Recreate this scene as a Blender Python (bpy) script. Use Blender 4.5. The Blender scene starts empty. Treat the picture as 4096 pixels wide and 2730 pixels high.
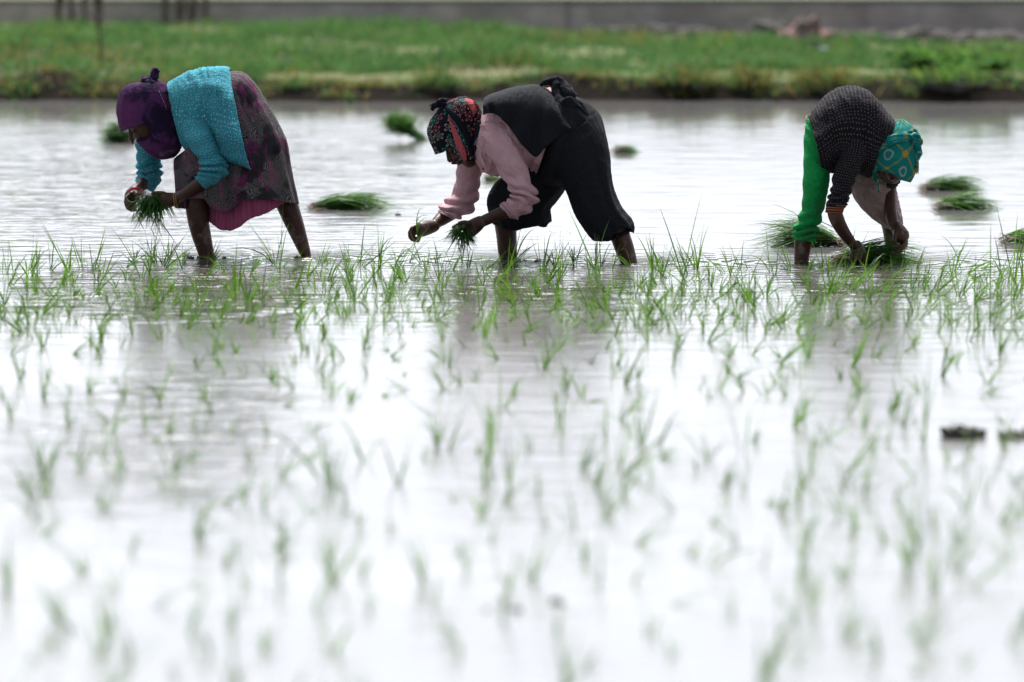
import bpy, math, random
from math import sin, cos, pi, radians, sqrt, atan2, exp
from mathutils import Vector, Matrix, noise
from mathutils.bvhtree import BVHTree

S = bpy.context.scene
COL = S.collection
R = random.Random(7)

# ------------------------------------------------------------------ camera
CAM_H = 1.67
FPX = 200.0 / 36.0 * 4096.0            # focal length in photograph pixels
PITCH = math.atan((1365 + 500) / FPX)
FWD = Vector((0, cos(PITCH), -sin(PITCH)))
UP = Vector((0, sin(PITCH), cos(PITCH)))
CAM = Vector((0, 0, CAM_H))

def ray(px, py):
    return FWD + Vector((1, 0, 0)) * ((px - 2048) / FPX) + UP * ((1365 - py) / FPX)

def W(px, py, Y):
    d = ray(px, py)
    return CAM + d * (Y / d.y)

def G(px, py, z=0.0):
    d = ray(px, py)
    return CAM + d * ((z - CAM_H) / d.z)

def project(p):
    v = p - CAM
    dep = v.dot(FWD)
    return 2048 + v.x / dep * FPX, 1365 - v.dot(UP) / dep * FPX

cam_data = bpy.data.cameras.new('camera')
cam = bpy.data.objects.new('camera', cam_data)
COL.objects.link(cam)
cam.location = CAM
cam.rotation_euler = (pi / 2 - PITCH, 0, 0)
cam_data.lens = 200
cam_data.sensor_width = 36
cam_data.clip_start = 0.1
cam_data.clip_end = 6000
cam_data.dof.use_dof = True
cam_data.dof.focus_distance = 24.6
cam_data.dof.aperture_fstop = 2.6
S.camera = cam

# ------------------------------------------------------------------ nodes
def sock(nt, node_in, val):
    if val is None:
        return
    if isinstance(val, bpy.types.NodeSocket):
        nt.links.new(val, node_in)
    elif isinstance(val, (tuple, list)) and len(val) == 3 and node_in.type == 'RGBA':
        node_in.default_value = (*val, 1)
    else:
        node_in.default_value = val

class NT:
    def __init__(s, tree):
        s.t = tree
    def n(s, typ, out=0, props=None, **ins):
        nd = s.t.nodes.new(typ)
        for k, v in (props or {}).items():
            setattr(nd, k, v)
        for k, v in ins.items():
            key = int(k[1:]) if k[0] == 'i' and k[1:].isdigit() else k.replace('_', ' ')
            sock(s.t, nd.inputs[key], v)
        return nd.outputs[out]
    def math(s, op, a, b=None, c=None):
        return s.n('ShaderNodeMath', 0, {'operation': op}, i0=a, i1=b, i2=c)
    def vmath(s, op, a, b=None, out=0):
        return s.n('ShaderNodeVectorMath', out, {'operation': op}, i0=a, i1=b)
    def mix(s, f, a, b):
        nd = s.t.nodes.new('ShaderNodeMix'); nd.data_type = 'RGBA'
        sock(s.t, nd.inputs[0], f); sock(s.t, nd.inputs[6], a); sock(s.t, nd.inputs[7], b)
        return nd.outputs[2]
    def ramp(s, v, lo, hi, a=0.0, b=1.0):
        return s.n('ShaderNodeMapRange', 0, {'interpolation_type': 'SMOOTHSTEP'}, i0=v, i1=lo, i2=hi, i3=a, i4=b)
    def noise(s, vec, scale, detail=2.0, rough=0.5, dist=0.0, out=0):
        return s.n('ShaderNodeTexNoise', out, None, Vector=vec, Scale=scale, Detail=detail, Roughness=rough, Distortion=dist)
    def scale(s, vec, v):
        return s.vmath('MULTIPLY', vec, v)

def mat(name, fn):
    m = bpy.data.materials.new(name)
    m.use_nodes = True
    t = m.node_tree
    t.nodes.clear()
    out = t.nodes.new('ShaderNodeOutputMaterial')
    k = NT(t)
    t.links.new(fn(k), out.inputs['Surface'])
    return m

def bsdf(k, col, rough=0.85, bump=None, bstr=0.3, bdist=0.01, spec=0.3, trans=0.0, tcol=None, sheen=0.0):
    nrm = None
    if bump is not None:
        nrm = k.n('ShaderNodeBump', 0, None, Strength=bstr, Distance=bdist, Height=bump)
    p = k.n('ShaderNodeBsdfPrincipled', 0, None, **{'Base_Color': col, 'Roughness': rough,
            'Specular_IOR_Level': spec, 'Normal': nrm, 'Sheen_Weight': sheen})
    if trans > 0:
        tr = k.n('ShaderNodeBsdfTranslucent', 0, None, Color=tcol if tcol is not None else col, Normal=nrm)
        nd = k.t.nodes.new('ShaderNodeMixShader')
        nd.inputs[0].default_value = trans
        k.t.links.new(p, nd.inputs[1]); k.t.links.new(tr, nd.inputs[2])
        return nd.outputs[0]
    return p

def cloth(name, fn, rough=0.9, trans=0.06, weave=900.0, wr=(3, 9), wstr=0.35, spec=0.15, sheen=0.0):
    """fn(k, uv) -> colour; fine weave and creases come from bump"""
    def f(k):
        uv = k.n('ShaderNodeTexCoord', 2)
        ob = k.n('ShaderNodeTexCoord', 3)
        col = fn(k, uv, ob)
        w1 = k.noise(k.scale(uv, (wr[0], wr[1], 1)), 6.0, 5.0, 0.6, 0.8)
        w2 = k.noise(uv, weave, 1.0)
        h = k.math('ADD', w1, k.math('MULTIPLY', w2, 0.05))
        return bsdf(k, col, rough, h, wstr, 0.045, spec, trans, None, sheen)
    return mat(name, f)

# ------------------------------------------------------------------ mesh helpers
class MB:
    def __init__(s):
        s.v, s.f, s.uv, s.mi = [], [], [], []
    def face(s, idx, uvs=None, mi=0):
        s.f.append(tuple(idx)); s.mi.append(mi)
        s.uv.append(uvs if uvs else [(0, 0)] * len(idx))
    def build(s, name, mats, parent=None, smooth=True, loc=None):
        me = bpy.data.meshes.new(name)
        off = loc or Vector((0, 0, 0))
        me.from_pydata([tuple(Vector(p) - off) for p in s.v], [], s.f)
        if not isinstance(mats, (list, tuple)):
            mats = [mats]
        for m in mats:
            me.materials.append(m)
        ul = me.uv_layers.new(name='UVMap')
        flat = [c for f in s.uv for uvp in f for c in uvp]
        ul.data.foreach_set('uv', flat)
        me.polygons.foreach_set('use_smooth', [smooth] * len(me.polygons))
        if any(s.mi):
            me.polygons.foreach_set('material_index', s.mi)
        me.update()
        o = bpy.data.objects.new(name, me)
        COL.objects.link(o)
        if loc is not None:
            o.location = loc
        if parent is not None:
            o.parent = parent
            o.matrix_parent_inverse = Matrix.Translation(-parent.location)
        return o

def crom(p0, p1, p2, p3, t):
    return 0.5 * ((2 * p1) + (-p0 + p2) * t + (2 * p0 - 5 * p1 + 4 * p2 - p3) * t * t + (-p0 + 3 * p1 - 3 * p2 + p3) * t ** 3)

def interp(tab, x):
    if x <= tab[0][0]:
        return tab[0][1]
    for (a, b), (c, d) in zip(tab, tab[1:]):
        if x <= c:
            return b + (d - b) * (x - a) / (c - a) if c > a else d
    return tab[-1][1]

class View:
    """local zoom coordinates of a study crop -> photograph pixels -> a plane in the world"""
    def __init__(s, ox, oy, k, Y):
        s.ox, s.oy, s.k, s.Y = ox, oy, k, Y
    def px(s, x, y):
        return s.ox + x / s.k, s.oy + y / s.k
    def p(s, x, y, dy=0.0):
        return W(*s.px(x, y), s.Y + dy)

def loft(mb, V, rings, nseg=44, sub=7, fold=None, cap=(False, False), hem=None, hem_from=0.5, uv0=(0, 0), mi=0, power=2.0, bulge=0.6):
    """rings: (x1,y1,x2,y2,dy,hw): the two silhouette points of each ring, its depth offset and half depth"""
    dyA = [r[4][0] if isinstance(r[4], tuple) else r[4] for r in rings]
    dyB = [r[4][1] if isinstance(r[4], tuple) else r[4] for r in rings]
    A = [V.p(r[0], r[1], dyA[i]) for i, r in enumerate(rings)]
    B = [V.p(r[2], r[3], dyB[i]) for i, r in enumerate(rings)]
    H = [r[5] if len(r) > 5 and r[5] else (A[i] - B[i]).length / 2 for i, r in enumerate(rings)]
    seq = []
    n = len(rings)
    for i in range(n - 1):
        i0, i3 = max(0, i - 1), min(n - 1, i + 2)
        for j in range(sub):
            t = j / sub
            seq.append((crom(A[i0], A[i], A[i + 1], A[i3], t), crom(B[i0], B[i], B[i + 1], B[i3], t), crom(H[i0], H[i], H[i + 1], H[i3], t)))
    seq.append((A[-1], B[-1], H[-1]))
    def capseq(first):
        a, b, h = seq[0] if first else seq[-1]
        a2, b2, h2 = seq[1] if first else seq[-2]
        c, c2 = (a + b) / 2, (a2 + b2) / 2
        ax = (c - c2)
        ax = ax.normalized() if ax.length > 1e-6 else Vector((0, 0, 1))
        r = min(h, (a - b).length / 2) * bulge
        out = []
        for q in (0.35, 0.65, 0.88, 0.985):
            s_, o_ = sqrt(1 - q * q), ax * r * q
            out.append((c + (a - c) * s_ + o_, c + (b - c) * s_ + o_, h * s_))
        return out
    c0 = cap[0]; c1 = cap[1]
    pre = capseq(True)[::-1] if c0 else []
    post = capseq(False) if c1 else []
    allr = pre + seq + post
    nr = len(allr)
    base = len(mb.v)
    vlen = 0.0; prevc = None
    vs = []
    circ = 0
    for a, b, h in allr:
        c = (a + b) / 2
        if prevc is not None:
            vlen += max((c - prevc).length, 0.6 * max((a - pa).length, (b - pb).length))
        prevc, pa, pb = c, a, b
        vs.append(vlen)
        circ = max(circ, pi * ((a - b).length / 2 + h))
    pts = []
    for ri, (a, b, h) in enumerate(allr):
        c = (a + b) / 2
        ax = (a - b) / 2
        row = []
        for s_ in range(nseg):
            t = 2 * pi * s_ / nseg
            ct, st = cos(t), sin(t)
            if power != 2.0:
                e = 2.0 / power
                ct = math.copysign(abs(ct) ** e, ct); st = math.copysign(abs(st) ** e, st)
            p = c + ax * ct + Vector((0, h * st, 0))
            row.append(p)
        pts.append((row, c))
    if hem:
        row, c = pts[-1]
        dz = []
        for p in row:
            px, py = project(p)
            lx, ly = (px - V.ox) * V.k, (py - V.oy) * V.k
            dz.append((ly - interp(hem, lx)) / V.k * (p.y / FPX))
        for ri in range(nr):
            v = ri / (nr - 1)
            w = max(0.0, (v - hem_from) / (1 - hem_from))
            w = w * w * (3 - 2 * w)
            if w > 0:
                row, c = pts[ri]
                for s_ in range(nseg):
                    row[s_] = row[s_] + Vector((0, 0, dz[s_] * w))
    for ri, (row, c) in enumerate(pts):
        v = ri / (nr - 1)
        for s_, p in enumerate(row):
            if fold:
                d = (p - c)
                d = d.normalized() if d.length > 1e-6 else Vector((0, 0, 1))
                p = p + d * fold(s_ / nseg, v, p)
            mb.v.append(p)
    for ri in range(nr - 1):
        for s_ in range(nseg):
            s2 = (s_ + 1) % nseg
            i = base + ri * nseg
            u0, u1 = s_ / nseg * circ + uv0[0], (s_ + 1) / nseg * circ + uv0[0]
            mb.face((i + s_, i + s2, i + nseg + s2, i + nseg + s_),
                    [(u0, vs[ri] + uv0[1]), (u1, vs[ri] + uv0[1]), (u1, vs[ri + 1] + uv0[1]), (u0, vs[ri + 1] + uv0[1])], mi)
    if c0:
        mb.face([base + s_ for s_ in range(nseg)], None, mi)
    if c1:
        i = base + (nr - 1) * nseg
        mb.face([i + nseg - 1 - s_ for s_ in range(nseg)], None, mi)

def tube(mb, pts, rad, nseg=12, sub=4, capped=True, mi=0, fold=None):
    """round tapering tube through world points"""
    n = len(pts)
    P, Q = [], []
    for i in range(n - 1):
        i0, i3 = max(0, i - 1), min(n - 1, i + 2)
        for j in range(sub):
            t = j / sub
            P.append(crom(pts[i0], pts[i], pts[i + 1], pts[i3], t)); Q.append(rad[i] + (rad[i + 1] - rad[i]) * t)
    P.append(pts[-1]); Q.append(rad[-1])
    if capped:
        d0 = (P[0] - P[1]).normalized(); d1 = (P[-1] - P[-2]).normalized()
        r0, r1 = Q[0], Q[-1]
        P = [P[0] + d0 * r0 * q for q in (0.95, 0.8, 0.5)] + P + [P[-1] + d1 * r1 * q for q in (0.5, 0.8, 0.95)]
        Q = [r0 * q for q in (0.31, 0.6, 0.866)] + Q + [r1 * q for q in (0.866, 0.6, 0.31)]
    base = len(mb.v)
    up = None
    L = 0.0
    Ls = []
    for i, p in enumerate(P):
        a, b = P[max(0, i - 1)], P[min(len(P) - 1, i + 1)]
        d = (b - a)
        d = d.normalized() if d.length > 1e-9 else Vector((0, 0, 1))
        if up is None:
            up = d.orthogonal().normalized()
        up = (up - d * up.dot(d))
        up = up.normalized() if up.length > 1e-6 else d.orthogonal().normalized()
        sd = d.cross(up)
        if i:
            L += (p - P[i - 1]).length
        Ls.append(L)
        for s_ in range(nseg):
            t = 2 * pi * s_ / nseg
            dr = up * cos(t) + sd * sin(t)
            q = p + dr * Q[i]
            if fold:
                q = q + dr * fold(s_ / nseg, i / (len(P) - 1), q)
            mb.v.append(q)
    circ = 2 * pi * max(Q)
    for i in range(len(P) - 1):
        for s_ in range(nseg):
            s2 = (s_ + 1) % nseg
            k = base + i * nseg
            mb.face((k + s_, k + s2, k + nseg + s2, k + nseg + s_),
                    [(s_ / nseg * circ, Ls[i]), ((s_ + 1) / nseg * circ, Ls[i]), ((s_ + 1) / nseg * circ, Ls[i + 1]), (s_ / nseg * circ, Ls[i + 1])], mi)
    mb.face([base + nseg - 1 - s_ for s_ in range(nseg)], None, mi)
    k = base + (len(P) - 1) * nseg
    mb.face([k + s_ for s_ in range(nseg)], None, mi)

def ball(mb, c, r, rot=0.0, nu=16, nv=10, lump=0.0, seed=0.0, mi=0):
    """ellipsoid; r = (along x, along y, along z) turned by rot about the view axis"""
    base = len(mb.v)
    cr, sr = cos(rot), sin(rot)
    for i in range(nv + 1):
        th = pi * i / nv
        for j in range(nu):
            ph = 2 * pi * j / nu
            d = Vector((sin(th) * cos(ph), sin(th) * sin(ph), cos(th)))
            k = 1.0
            if lump:
                k += lump * noise.noise(d * 1.7 + Vector((seed, seed * 2.1, 0))) + lump * 0.5 * noise.noise(d * 4 + Vector((seed, 0, seed)))
            x, y, z = d.x * r[0] * k, d.y * r[1] * k, d.z * r[2] * k
            mb.v.append(Vector(c) + Vector((x * cr + z * sr, y, -x * sr + z * cr)))
    for i in range(nv):
        for j in range(nu):
            j2 = (j + 1) % nu
            mb.face((base + i * nu + j, base + (i + 1) * nu + j, base + (i + 1) * nu + j2, base + i * nu + j2), None, mi)

def remesh(o, vox, smooth_it=4):
    m = o.modifiers.new('r', 'REMESH'); m.mode = 'VOXEL'; m.voxel_size = vox; m.use_smooth_shade = True
    m2 = o.modifiers.new('s', 'SMOOTH'); m2.iterations = smooth_it; m2.factor = 0.5
    bpy.context.view_layer.update()
    dg = bpy.context.evaluated_depsgraph_get()
    me = bpy.data.meshes.new_from_object(o.evaluated_get(dg))
    o.modifiers.clear()
    old = o.data
    o.data = me
    bpy.data.meshes.remove(old)
    me.polygons.foreach_set('use_smooth', [True] * len(me.polygons))

def solid(o, t=0.003):
    m = o.modifiers.new('thickness', 'SOLIDIFY'); m.thickness = t; m.offset = -1.0

def tag(o, label=None, cat=None, group=None, kind=None):
    if label: o['label'] = label
    if cat: o['category'] = cat
    if group: o['group'] = group
    if kind: o['kind'] = kind
    return o

def empty(name, loc):
    o = bpy.data.objects.new(name, None)
    COL.objects.link(o)
    o.location = loc
    o.empty_display_size = 0.1
    return o

def fbm(p, s, o=2):
    v, a = 0.0, 1.0
    for _ in range(o):
        v += a * noise.noise(p * s); s *= 2.1; a *= 0.5
    return v

def folds(nf, amp, v0=0.0, v1=1.0, tw=0.0, seed=0.0, fine=0.0, rough=0.006):
    """cloth folds running along the loft, growing from v0 to v1"""
    def f(u, v, p):
        g = min(1.0, max(0.0, (v - v0) / (v1 - v0 + 1e-6)))
        n_ = noise.noise(Vector((cos(2 * pi * u) * 1.2 + seed, sin(2 * pi * u) * 1.2, v * 1.5)))
        r = amp * g * (sin(2 * pi * (u * nf + tw * v) + 3.5 * n_ + seed) * 0.6 + 0.5 * sin(2 * pi * (u * nf * 1.7 - tw * v * 0.6) + seed * 3 + 2.0 * n_))
        r += rough * fbm(p + Vector((seed, 0, 0)), 9.0)
        if fine:
            r += fine * abs(noise.noise(Vector((u * 6 + seed, v * 22 + 2.5 * n_, seed)))) - fine * 0.25
        return r
    return f
# ------------------------------------------------------------------ light
SUN_EL, SUN_ROT = radians(60), radians(0)
world = bpy.data.worlds.new('World')
S.world = world
world.use_nodes = True
wt = world.node_tree
wt.nodes.clear()
wk = NT(wt)
SKY_BACK, SKY_FRONT, SKY_TOP = 1.15, 1.76, 0.28
sky = wt.nodes.new('ShaderNodeTexSky')
sky.sky_type = 'NISHITA'
sky.sun_disc = False
sky.sun_elevation = SUN_EL
sky.sun_rotation = SUN_ROT
sky.air_density = 1.0
sky.dust_density = 4.0
sky.ozone_density = 1.0
gen = wk.n('ShaderNodeTexCoord', 0)
lum = wk.n('ShaderNodeRGBToBW', 0, None, Color=sky.outputs[0])
white = wk.n('ShaderNodeCombineColor', 0, None, i0=wk.math('MULTIPLY', lum, 0.945), i1=lum, i2=wk.math('MULTIPLY', lum, 1.10))
grey = wk.mix(0.94, sky.outputs[0], white)
# broken overcast: soft brighter and darker banks of cloud
cl = wk.noise(wk.scale(gen, (1.0, 1.0, 2.6)), 2.3, 5.0, 0.55, 0.6)
clf = wk.ramp(cl, 0.3, 0.7, 0.72, 1.2)
# thin bright cloud low ahead of the viewer, heavier grey overhead and behind
sx = wk.n('ShaderNodeSeparateXYZ', 0, None, Vector=wk.vmath('NORMALIZE', gen)).node
ahead = wk.ramp(sx.outputs[1], -0.15, 0.9)
low = wk.ramp(sx.outputs[2], 0.13, 0.55, SKY_FRONT, SKY_TOP)
glow = wk.math('ADD', wk.math('MULTIPLY', wk.math('SUBTRACT', 1.0, ahead), SKY_BACK), wk.math('MULTIPLY', ahead, low))
clf = wk.math('MULTIPLY', clf, glow)
vm = wk.n('ShaderNodeVectorMath', 0, {'operation': 'SCALE'}, i0=grey, Scale=clf)
bg = wt.nodes.new('ShaderNodeBackground')
wt.links.new(vm, bg.inputs[0])
bg.inputs[1].default_value = 0.10
wo = wt.nodes.new('ShaderNodeOutputWorld')
wt.links.new(bg.outputs[0], wo.inputs[0])

sd = bpy.data.lights.new('sun', 'SUN')
sd.energy = 3.9
sd.angle = radians(24)
sd.color = (1.0, 0.97, 0.92)
sun = bpy.data.objects.new('sun', sd)
COL.objects.link(sun)
sun.rotation_euler = (-(pi / 2 - SUN_EL), 0, 0)
S.view_settings.view_transform = 'Standard'
S.view_settings.look = 'None'
S.view_settings.gamma = 1.0
S.view_settings.exposure = 1.2

# ------------------------------------------------------------------ materials
LEGS = [tuple(G(px_, py_))[:2] for px_, py_ in ((826, 1033), (1228, 1033), (2032, 1040), (2520, 1054), (3205, 1052), (3586, 1053), (3435, 1066))]
def water_fn(k):
    ob = k.n('ShaderNodeTexCoord', 3)
    big = k.noise(ob, 0.35, 2.0)
    # short ripples, long crests across the view
    r1 = k.noise(k.scale(ob, (3.4, 8.0, 1)), 1.0, 2.0, 0.45, 0.3)
    r2 = k.noise(k.scale(ob, (2.2, 3.4, 1)), 1.0, 2.0, 0.5, 0.3)
    r3 = k.noise(k.scale(ob, (26.0, 40.0, 1)), 1.0, 2.0, 0.5)
    xyz = k.n('ShaderNodeSeparateXYZ', 0, None, Vector=ob)
    nd = xyz.node
    X, Y = nd.outputs[0], nd.outputs[1]
    wob = k.math('MULTIPLY', k.math('SUBTRACT', k.noise(ob, 1.3, 2.0), 0.5), 1.6)
    def blob(cx, cy, rx, ry, lo=0.6, hi=1.1):
        a = k.math('DIVIDE', k.math('SUBTRACT', X, cx), rx)
        b = k.math('DIVIDE', k.math('SUBTRACT', Y, cy), ry)
        d = k.math('SQRT', k.math('ADD', k.math('MULTIPLY', a, a), k.math('MULTIPLY', b, b)))
        return k.ramp(k.math('ADD', d, k.math('MULTIPLY', wob, 0.25)), hi, lo)
    m1 = blob(-1.36, 22.95, 0.68, 1.75, 0.86, 1.06)       # stirred water round the first planter
    m2 = blob(-1.06, 17.0, 0.5, 2.3, 0.5, 1.2)
    m3 = blob(0.05, 23.2, 0.5, 1.5, 0.5, 1.2)
    m4 = blob(1.42, 23.4, 0.38, 1.3, 0.5, 1.2)
    m5 = blob(-2.0, 30.5, 1.6, 7.0, 0.2, 1.3)
    stir = k.math('ADD', k.math('ADD', k.math('MULTIPLY', m1, 1.0), k.math('MULTIPLY', m2, 0.75)),
                  k.math('ADD', k.math('MULTIPLY', m3, 0.7), k.math('ADD', k.math('MULTIPLY', m4, 0.6), k.math('MULTIPLY', m5, 0.9))))
    h = k.math('ADD', k.math('MULTIPLY', r2, 0.13),
               k.math('MULTIPLY', r1, k.math('ADD', k.ramp(Y, 22.0, 29.0, WATER_CALM, WATER_CALM * 0.25), k.math('MULTIPLY', stir, WATER_STIR))))
    r4 = k.ramp(k.noise(k.scale(ob, (3.0, 9.5, 1)), 1.0, 2.0, 0.5, 0.3), 0.54, 0.74)
    h = k.math('ADD', h, k.math('MULTIPLY', r4, k.math('ADD', k.ramp(Y, 22.0, 28.0, 0.02, 0.0), k.math('MULTIPLY', stir, 0.4))))
    h = k.math('ADD', h, k.math('MULTIPLY', r3, k.math('MULTIPLY', stir, 0.03)))
    # rings spreading from shins and hands that break the surface
    for cx, cy in LEGS:
        a, b_ = k.math('SUBTRACT', X, cx), k.math('SUBTRACT', Y, cy)
        d = k.math('SQRT', k.math('ADD', k.math('MULTIPLY', a, a), k.math('MULTIPLY', b_, b_)))
        d = k.math('ADD', d, k.math('MULTIPLY', wob, 0.02))
        wv = k.math('MULTIPLY', k.math('SINE', k.math('MULTIPLY', d, 66.0)), k.math('POWER', 2.718, k.math('MULTIPLY', d, -4.5)))
        h = k.math('ADD', h, k.math('MULTIPLY', wv, 0.35))
    bump = k.n('ShaderNodeBump', 0, None, Strength=1.0, Distance=0.036, Height=h)
    col = k.mix(k.ramp(big, 0.35, 0.65), (0.135, 0.13, 0.13), (0.165, 0.16, 0.16))
    silt_reflect = k.math('MULTIPLY', k.math('MINIMUM', k.math('ADD', m1, k.math('ADD', m3, k.math('ADD', m4, k.math('MULTIPLY', m2, 0.4)))), 1.0), k.ramp(k.noise(k.scale(ob, (1, .6, 1)), 3.0, 3.0), 0.2, 0.5))  # stirred mud, plus the planters' dark reflections painted into the water colour
    strk = k.ramp(k.noise(k.scale(ob, (1.6, 11.0, 1)), 1.0, 3.0, 0.6, 0.4), 0.34, 0.6, 0.45, 1.0)  # dark ripple streaks painted into the same tint
    silt_reflect = k.math('MULTIPLY', silt_reflect, strk)
    col = k.mix(silt_reflect, col, (0.055, 0.042, 0.040))
    return k.n('ShaderNodeBsdfPrincipled', 0, None, **{'Base_Color': col, 'Specular_IOR_Level': k.math('SUBTRACT', 0.5, k.math('MULTIPLY', silt_reflect, 0.22)), 'Roughness': k.ramp(k.math('ADD', Y, k.math('MULTIPLY', stir, 4.0)), 18.5, 23.4, 0.20, 0.05), 'IOR': 1.333, 'Normal': bump})
WATER_CALM, WATER_STIR = 0.14, 0.7
M_water = mat('water', water_fn)

def skin_fn(k):
    ob = k.n('ShaderNodeTexCoord', 3)
    n1 = k.noise(ob, 9.0, 3.0)
    col = k.mix(k.ramp(n1, 0.3, 0.7), (0.042, 0.0175, 0.0115), (0.062, 0.030, 0.021))
    xyz = k.n('ShaderNodeSeparateXYZ', 2, None, Vector=ob)
    # dried grey mud low on the shins
    mud = k.math('MULTIPLY', k.ramp(k.noise(k.scale(ob, (1, 1, 0.7)), 17.0, 4.0, 0.65), 0.52, 0.66), k.ramp(xyz, 0.34, 0.10))
    col = k.mix(k.math('MULTIPLY', mud, 0.7), col, (0.15, 0.125, 0.115))
    spk = k.ramp(k.noise(ob, 95.0, 2.0), 0.70, 0.76)
    col = k.mix(k.math('MULTIPLY', spk, 0.35), col, (0.22, 0.2, 0.18))
    return bsdf(k, col, 0.42, k.noise(ob, 60.0, 3.0), 0.35, 0.004, 0.25)
M_skin = mat('brown_skin', skin_fn)
M_lip = mat('lip_skin', lambda k: bsdf(k, (0.085, 0.03, 0.028), 0.4))
M_nail = mat('fingernail', lambda k: bsdf(k, (0.13, 0.075, 0.06), 0.35))
M_hair = mat('black_hair', lambda k: bsdf(k, (0.008, 0.006, 0.006), 0.4))
M_eye = mat('eye', lambda k: bsdf(k, (0.22, 0.2, 0.19), 0.2))

def dots(k, uv, s, r, rnd=0.15, sx=1.0):
    d = k.n('ShaderNodeTexVoronoi', 0, {'voronoi_dimensions': '2D'}, Vector=k.scale(uv, (sx, 1, 1)), Scale=s, Randomness=rnd)
    return k.ramp(d, r, r * 0.6)

def teal_fn(k, uv, ob):
    base = k.mix(k.ramp(k.noise(ob, 6.0, 3.0), 0.35, 0.7), (0.034, 0.26, 0.345), (0.048, 0.32, 0.405))
    return k.mix(k.math('MULTIPLY', dots(k, uv, 66, 0.18, 0.65), 0.6), base, (0.62, 0.72, 0.68))
M_teal = cloth('teal_dotted_cotton', teal_fn, trans=0.10, wr=(9, 2.2), wstr=0.6)

def feather_fn(k, uv, ob):
    n1 = k.noise(k.scale(uv, (1, 0.55, 1)), 17.0, 3.0, 0.55, 0.9)
    base = k.mix(k.ramp(n1, 0.50, 0.60), (0.028, 0.025, 0.030), (0.125, 0.020, 0.082))
    base = k.mix(k.ramp(k.noise(uv, 14.0, 2.0), 0.55, 0.68), base, (0.012, 0.010, 0.016))
    bend = k.noise(uv, 7.0, 2.0, 0.5, 0.0, 1)
    vec = k.vmath('ADD', uv, k.scale(bend, (0.22, 0.12, 0)))
    w = k.n('ShaderNodeTexWave', 1, {'bands_direction': 'DIAGONAL'}, Vector=vec, Scale=85.0, Distortion=6.0, Detail=2.0, **{'Detail_Scale': 1.6})
    patch = k.ramp(k.noise(uv, 8.0, 2.0, 0.5, 1.0), 0.38, 0.52)
    line = k.math('MULTIPLY', k.ramp(w, 0.66, 0.86), patch)
    return k.mix(k.math('MULTIPLY', line, 0.6), base, (0.31, 0.295, 0.28))
M_feather = cloth('feather_print_cotton', feather_fn, trans=0.05, wr=(6, 2), wstr=0.5)
M_petti = cloth('pink_petticoat_cotton', lambda k, uv, ob: k.mix(k.ramp(k.noise(k.scale(uv, (8, 1, 1)), 8.0, 4.0), 0.3, 0.75), (0.28, 0.055, 0.13), (0.42, 0.11, 0.22)), trans=0.2, wr=(12, 2))

def purple_fn(k, uv, ob):
    n1 = k.noise(ob, 11.0, 3.0, 0.6, 0.7)
    c = k.mix(k.ramp(n1, 0.42, 0.60), (0.100, 0.028, 0.118), (0.020, 0.012, 0.042))
    c = k.mix(k.ramp(k.noise(ob, 5.0, 2.0), 0.5, 0.75), c, (0.14, 0.034, 0.135))
    return c
M_purple = cloth('purple_scarf_cloth', purple_fn, trans=0.12, wr=(16, 3), wstr=0.6)
M_streak = cloth('pale_scarf_thread', lambda k, uv, ob: (0.42, 0.36, 0.40))
M_sheer = cloth('sheer_grey_scarf_edge', lambda k, uv, ob: k.mix(k.noise(k.scale(uv, (4, 12, 1)), 12.0, 3.0), (0.06, 0.04, 0.08), (0.16, 0.13, 0.18)))

M_rose = cloth('dusty_pink_cotton', lambda k, uv, ob: k.mix(k.ramp(k.noise(ob, 7.0, 4.0, 0.6), 0.58, 0.74),
               k.mix(k.ramp(k.n('ShaderNodeTexWave', 1, {'bands_direction': 'X'}, Vector=uv, Scale=60.0, Distortion=0.6), 0.4, 0.6), (0.64, 0.40, 0.44), (0.55, 0.335, 0.375)), (0.27, 0.16, 0.155)), trans=0.10, wr=(5, 4), wstr=0.6)
M_black = cloth('black_cotton', lambda k, uv, ob: k.mix(k.noise(ob, 4.0, 3.0), (0.0065, 0.008, 0.012), (0.012, 0.0145, 0.020)), wr=(5, 2), wstr=0.6, spec=0.2)
M_black_mud = cloth('black_cotton_damp', lambda k, uv, ob: k.mix(k.ramp(k.noise(ob, 14.0, 4.0, 0.7), 0.58, 0.8), (0.0065, 0.007, 0.009), (0.05, 0.045, 0.045)), wr=(5, 2), wstr=0.6, spec=0.2)

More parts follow.
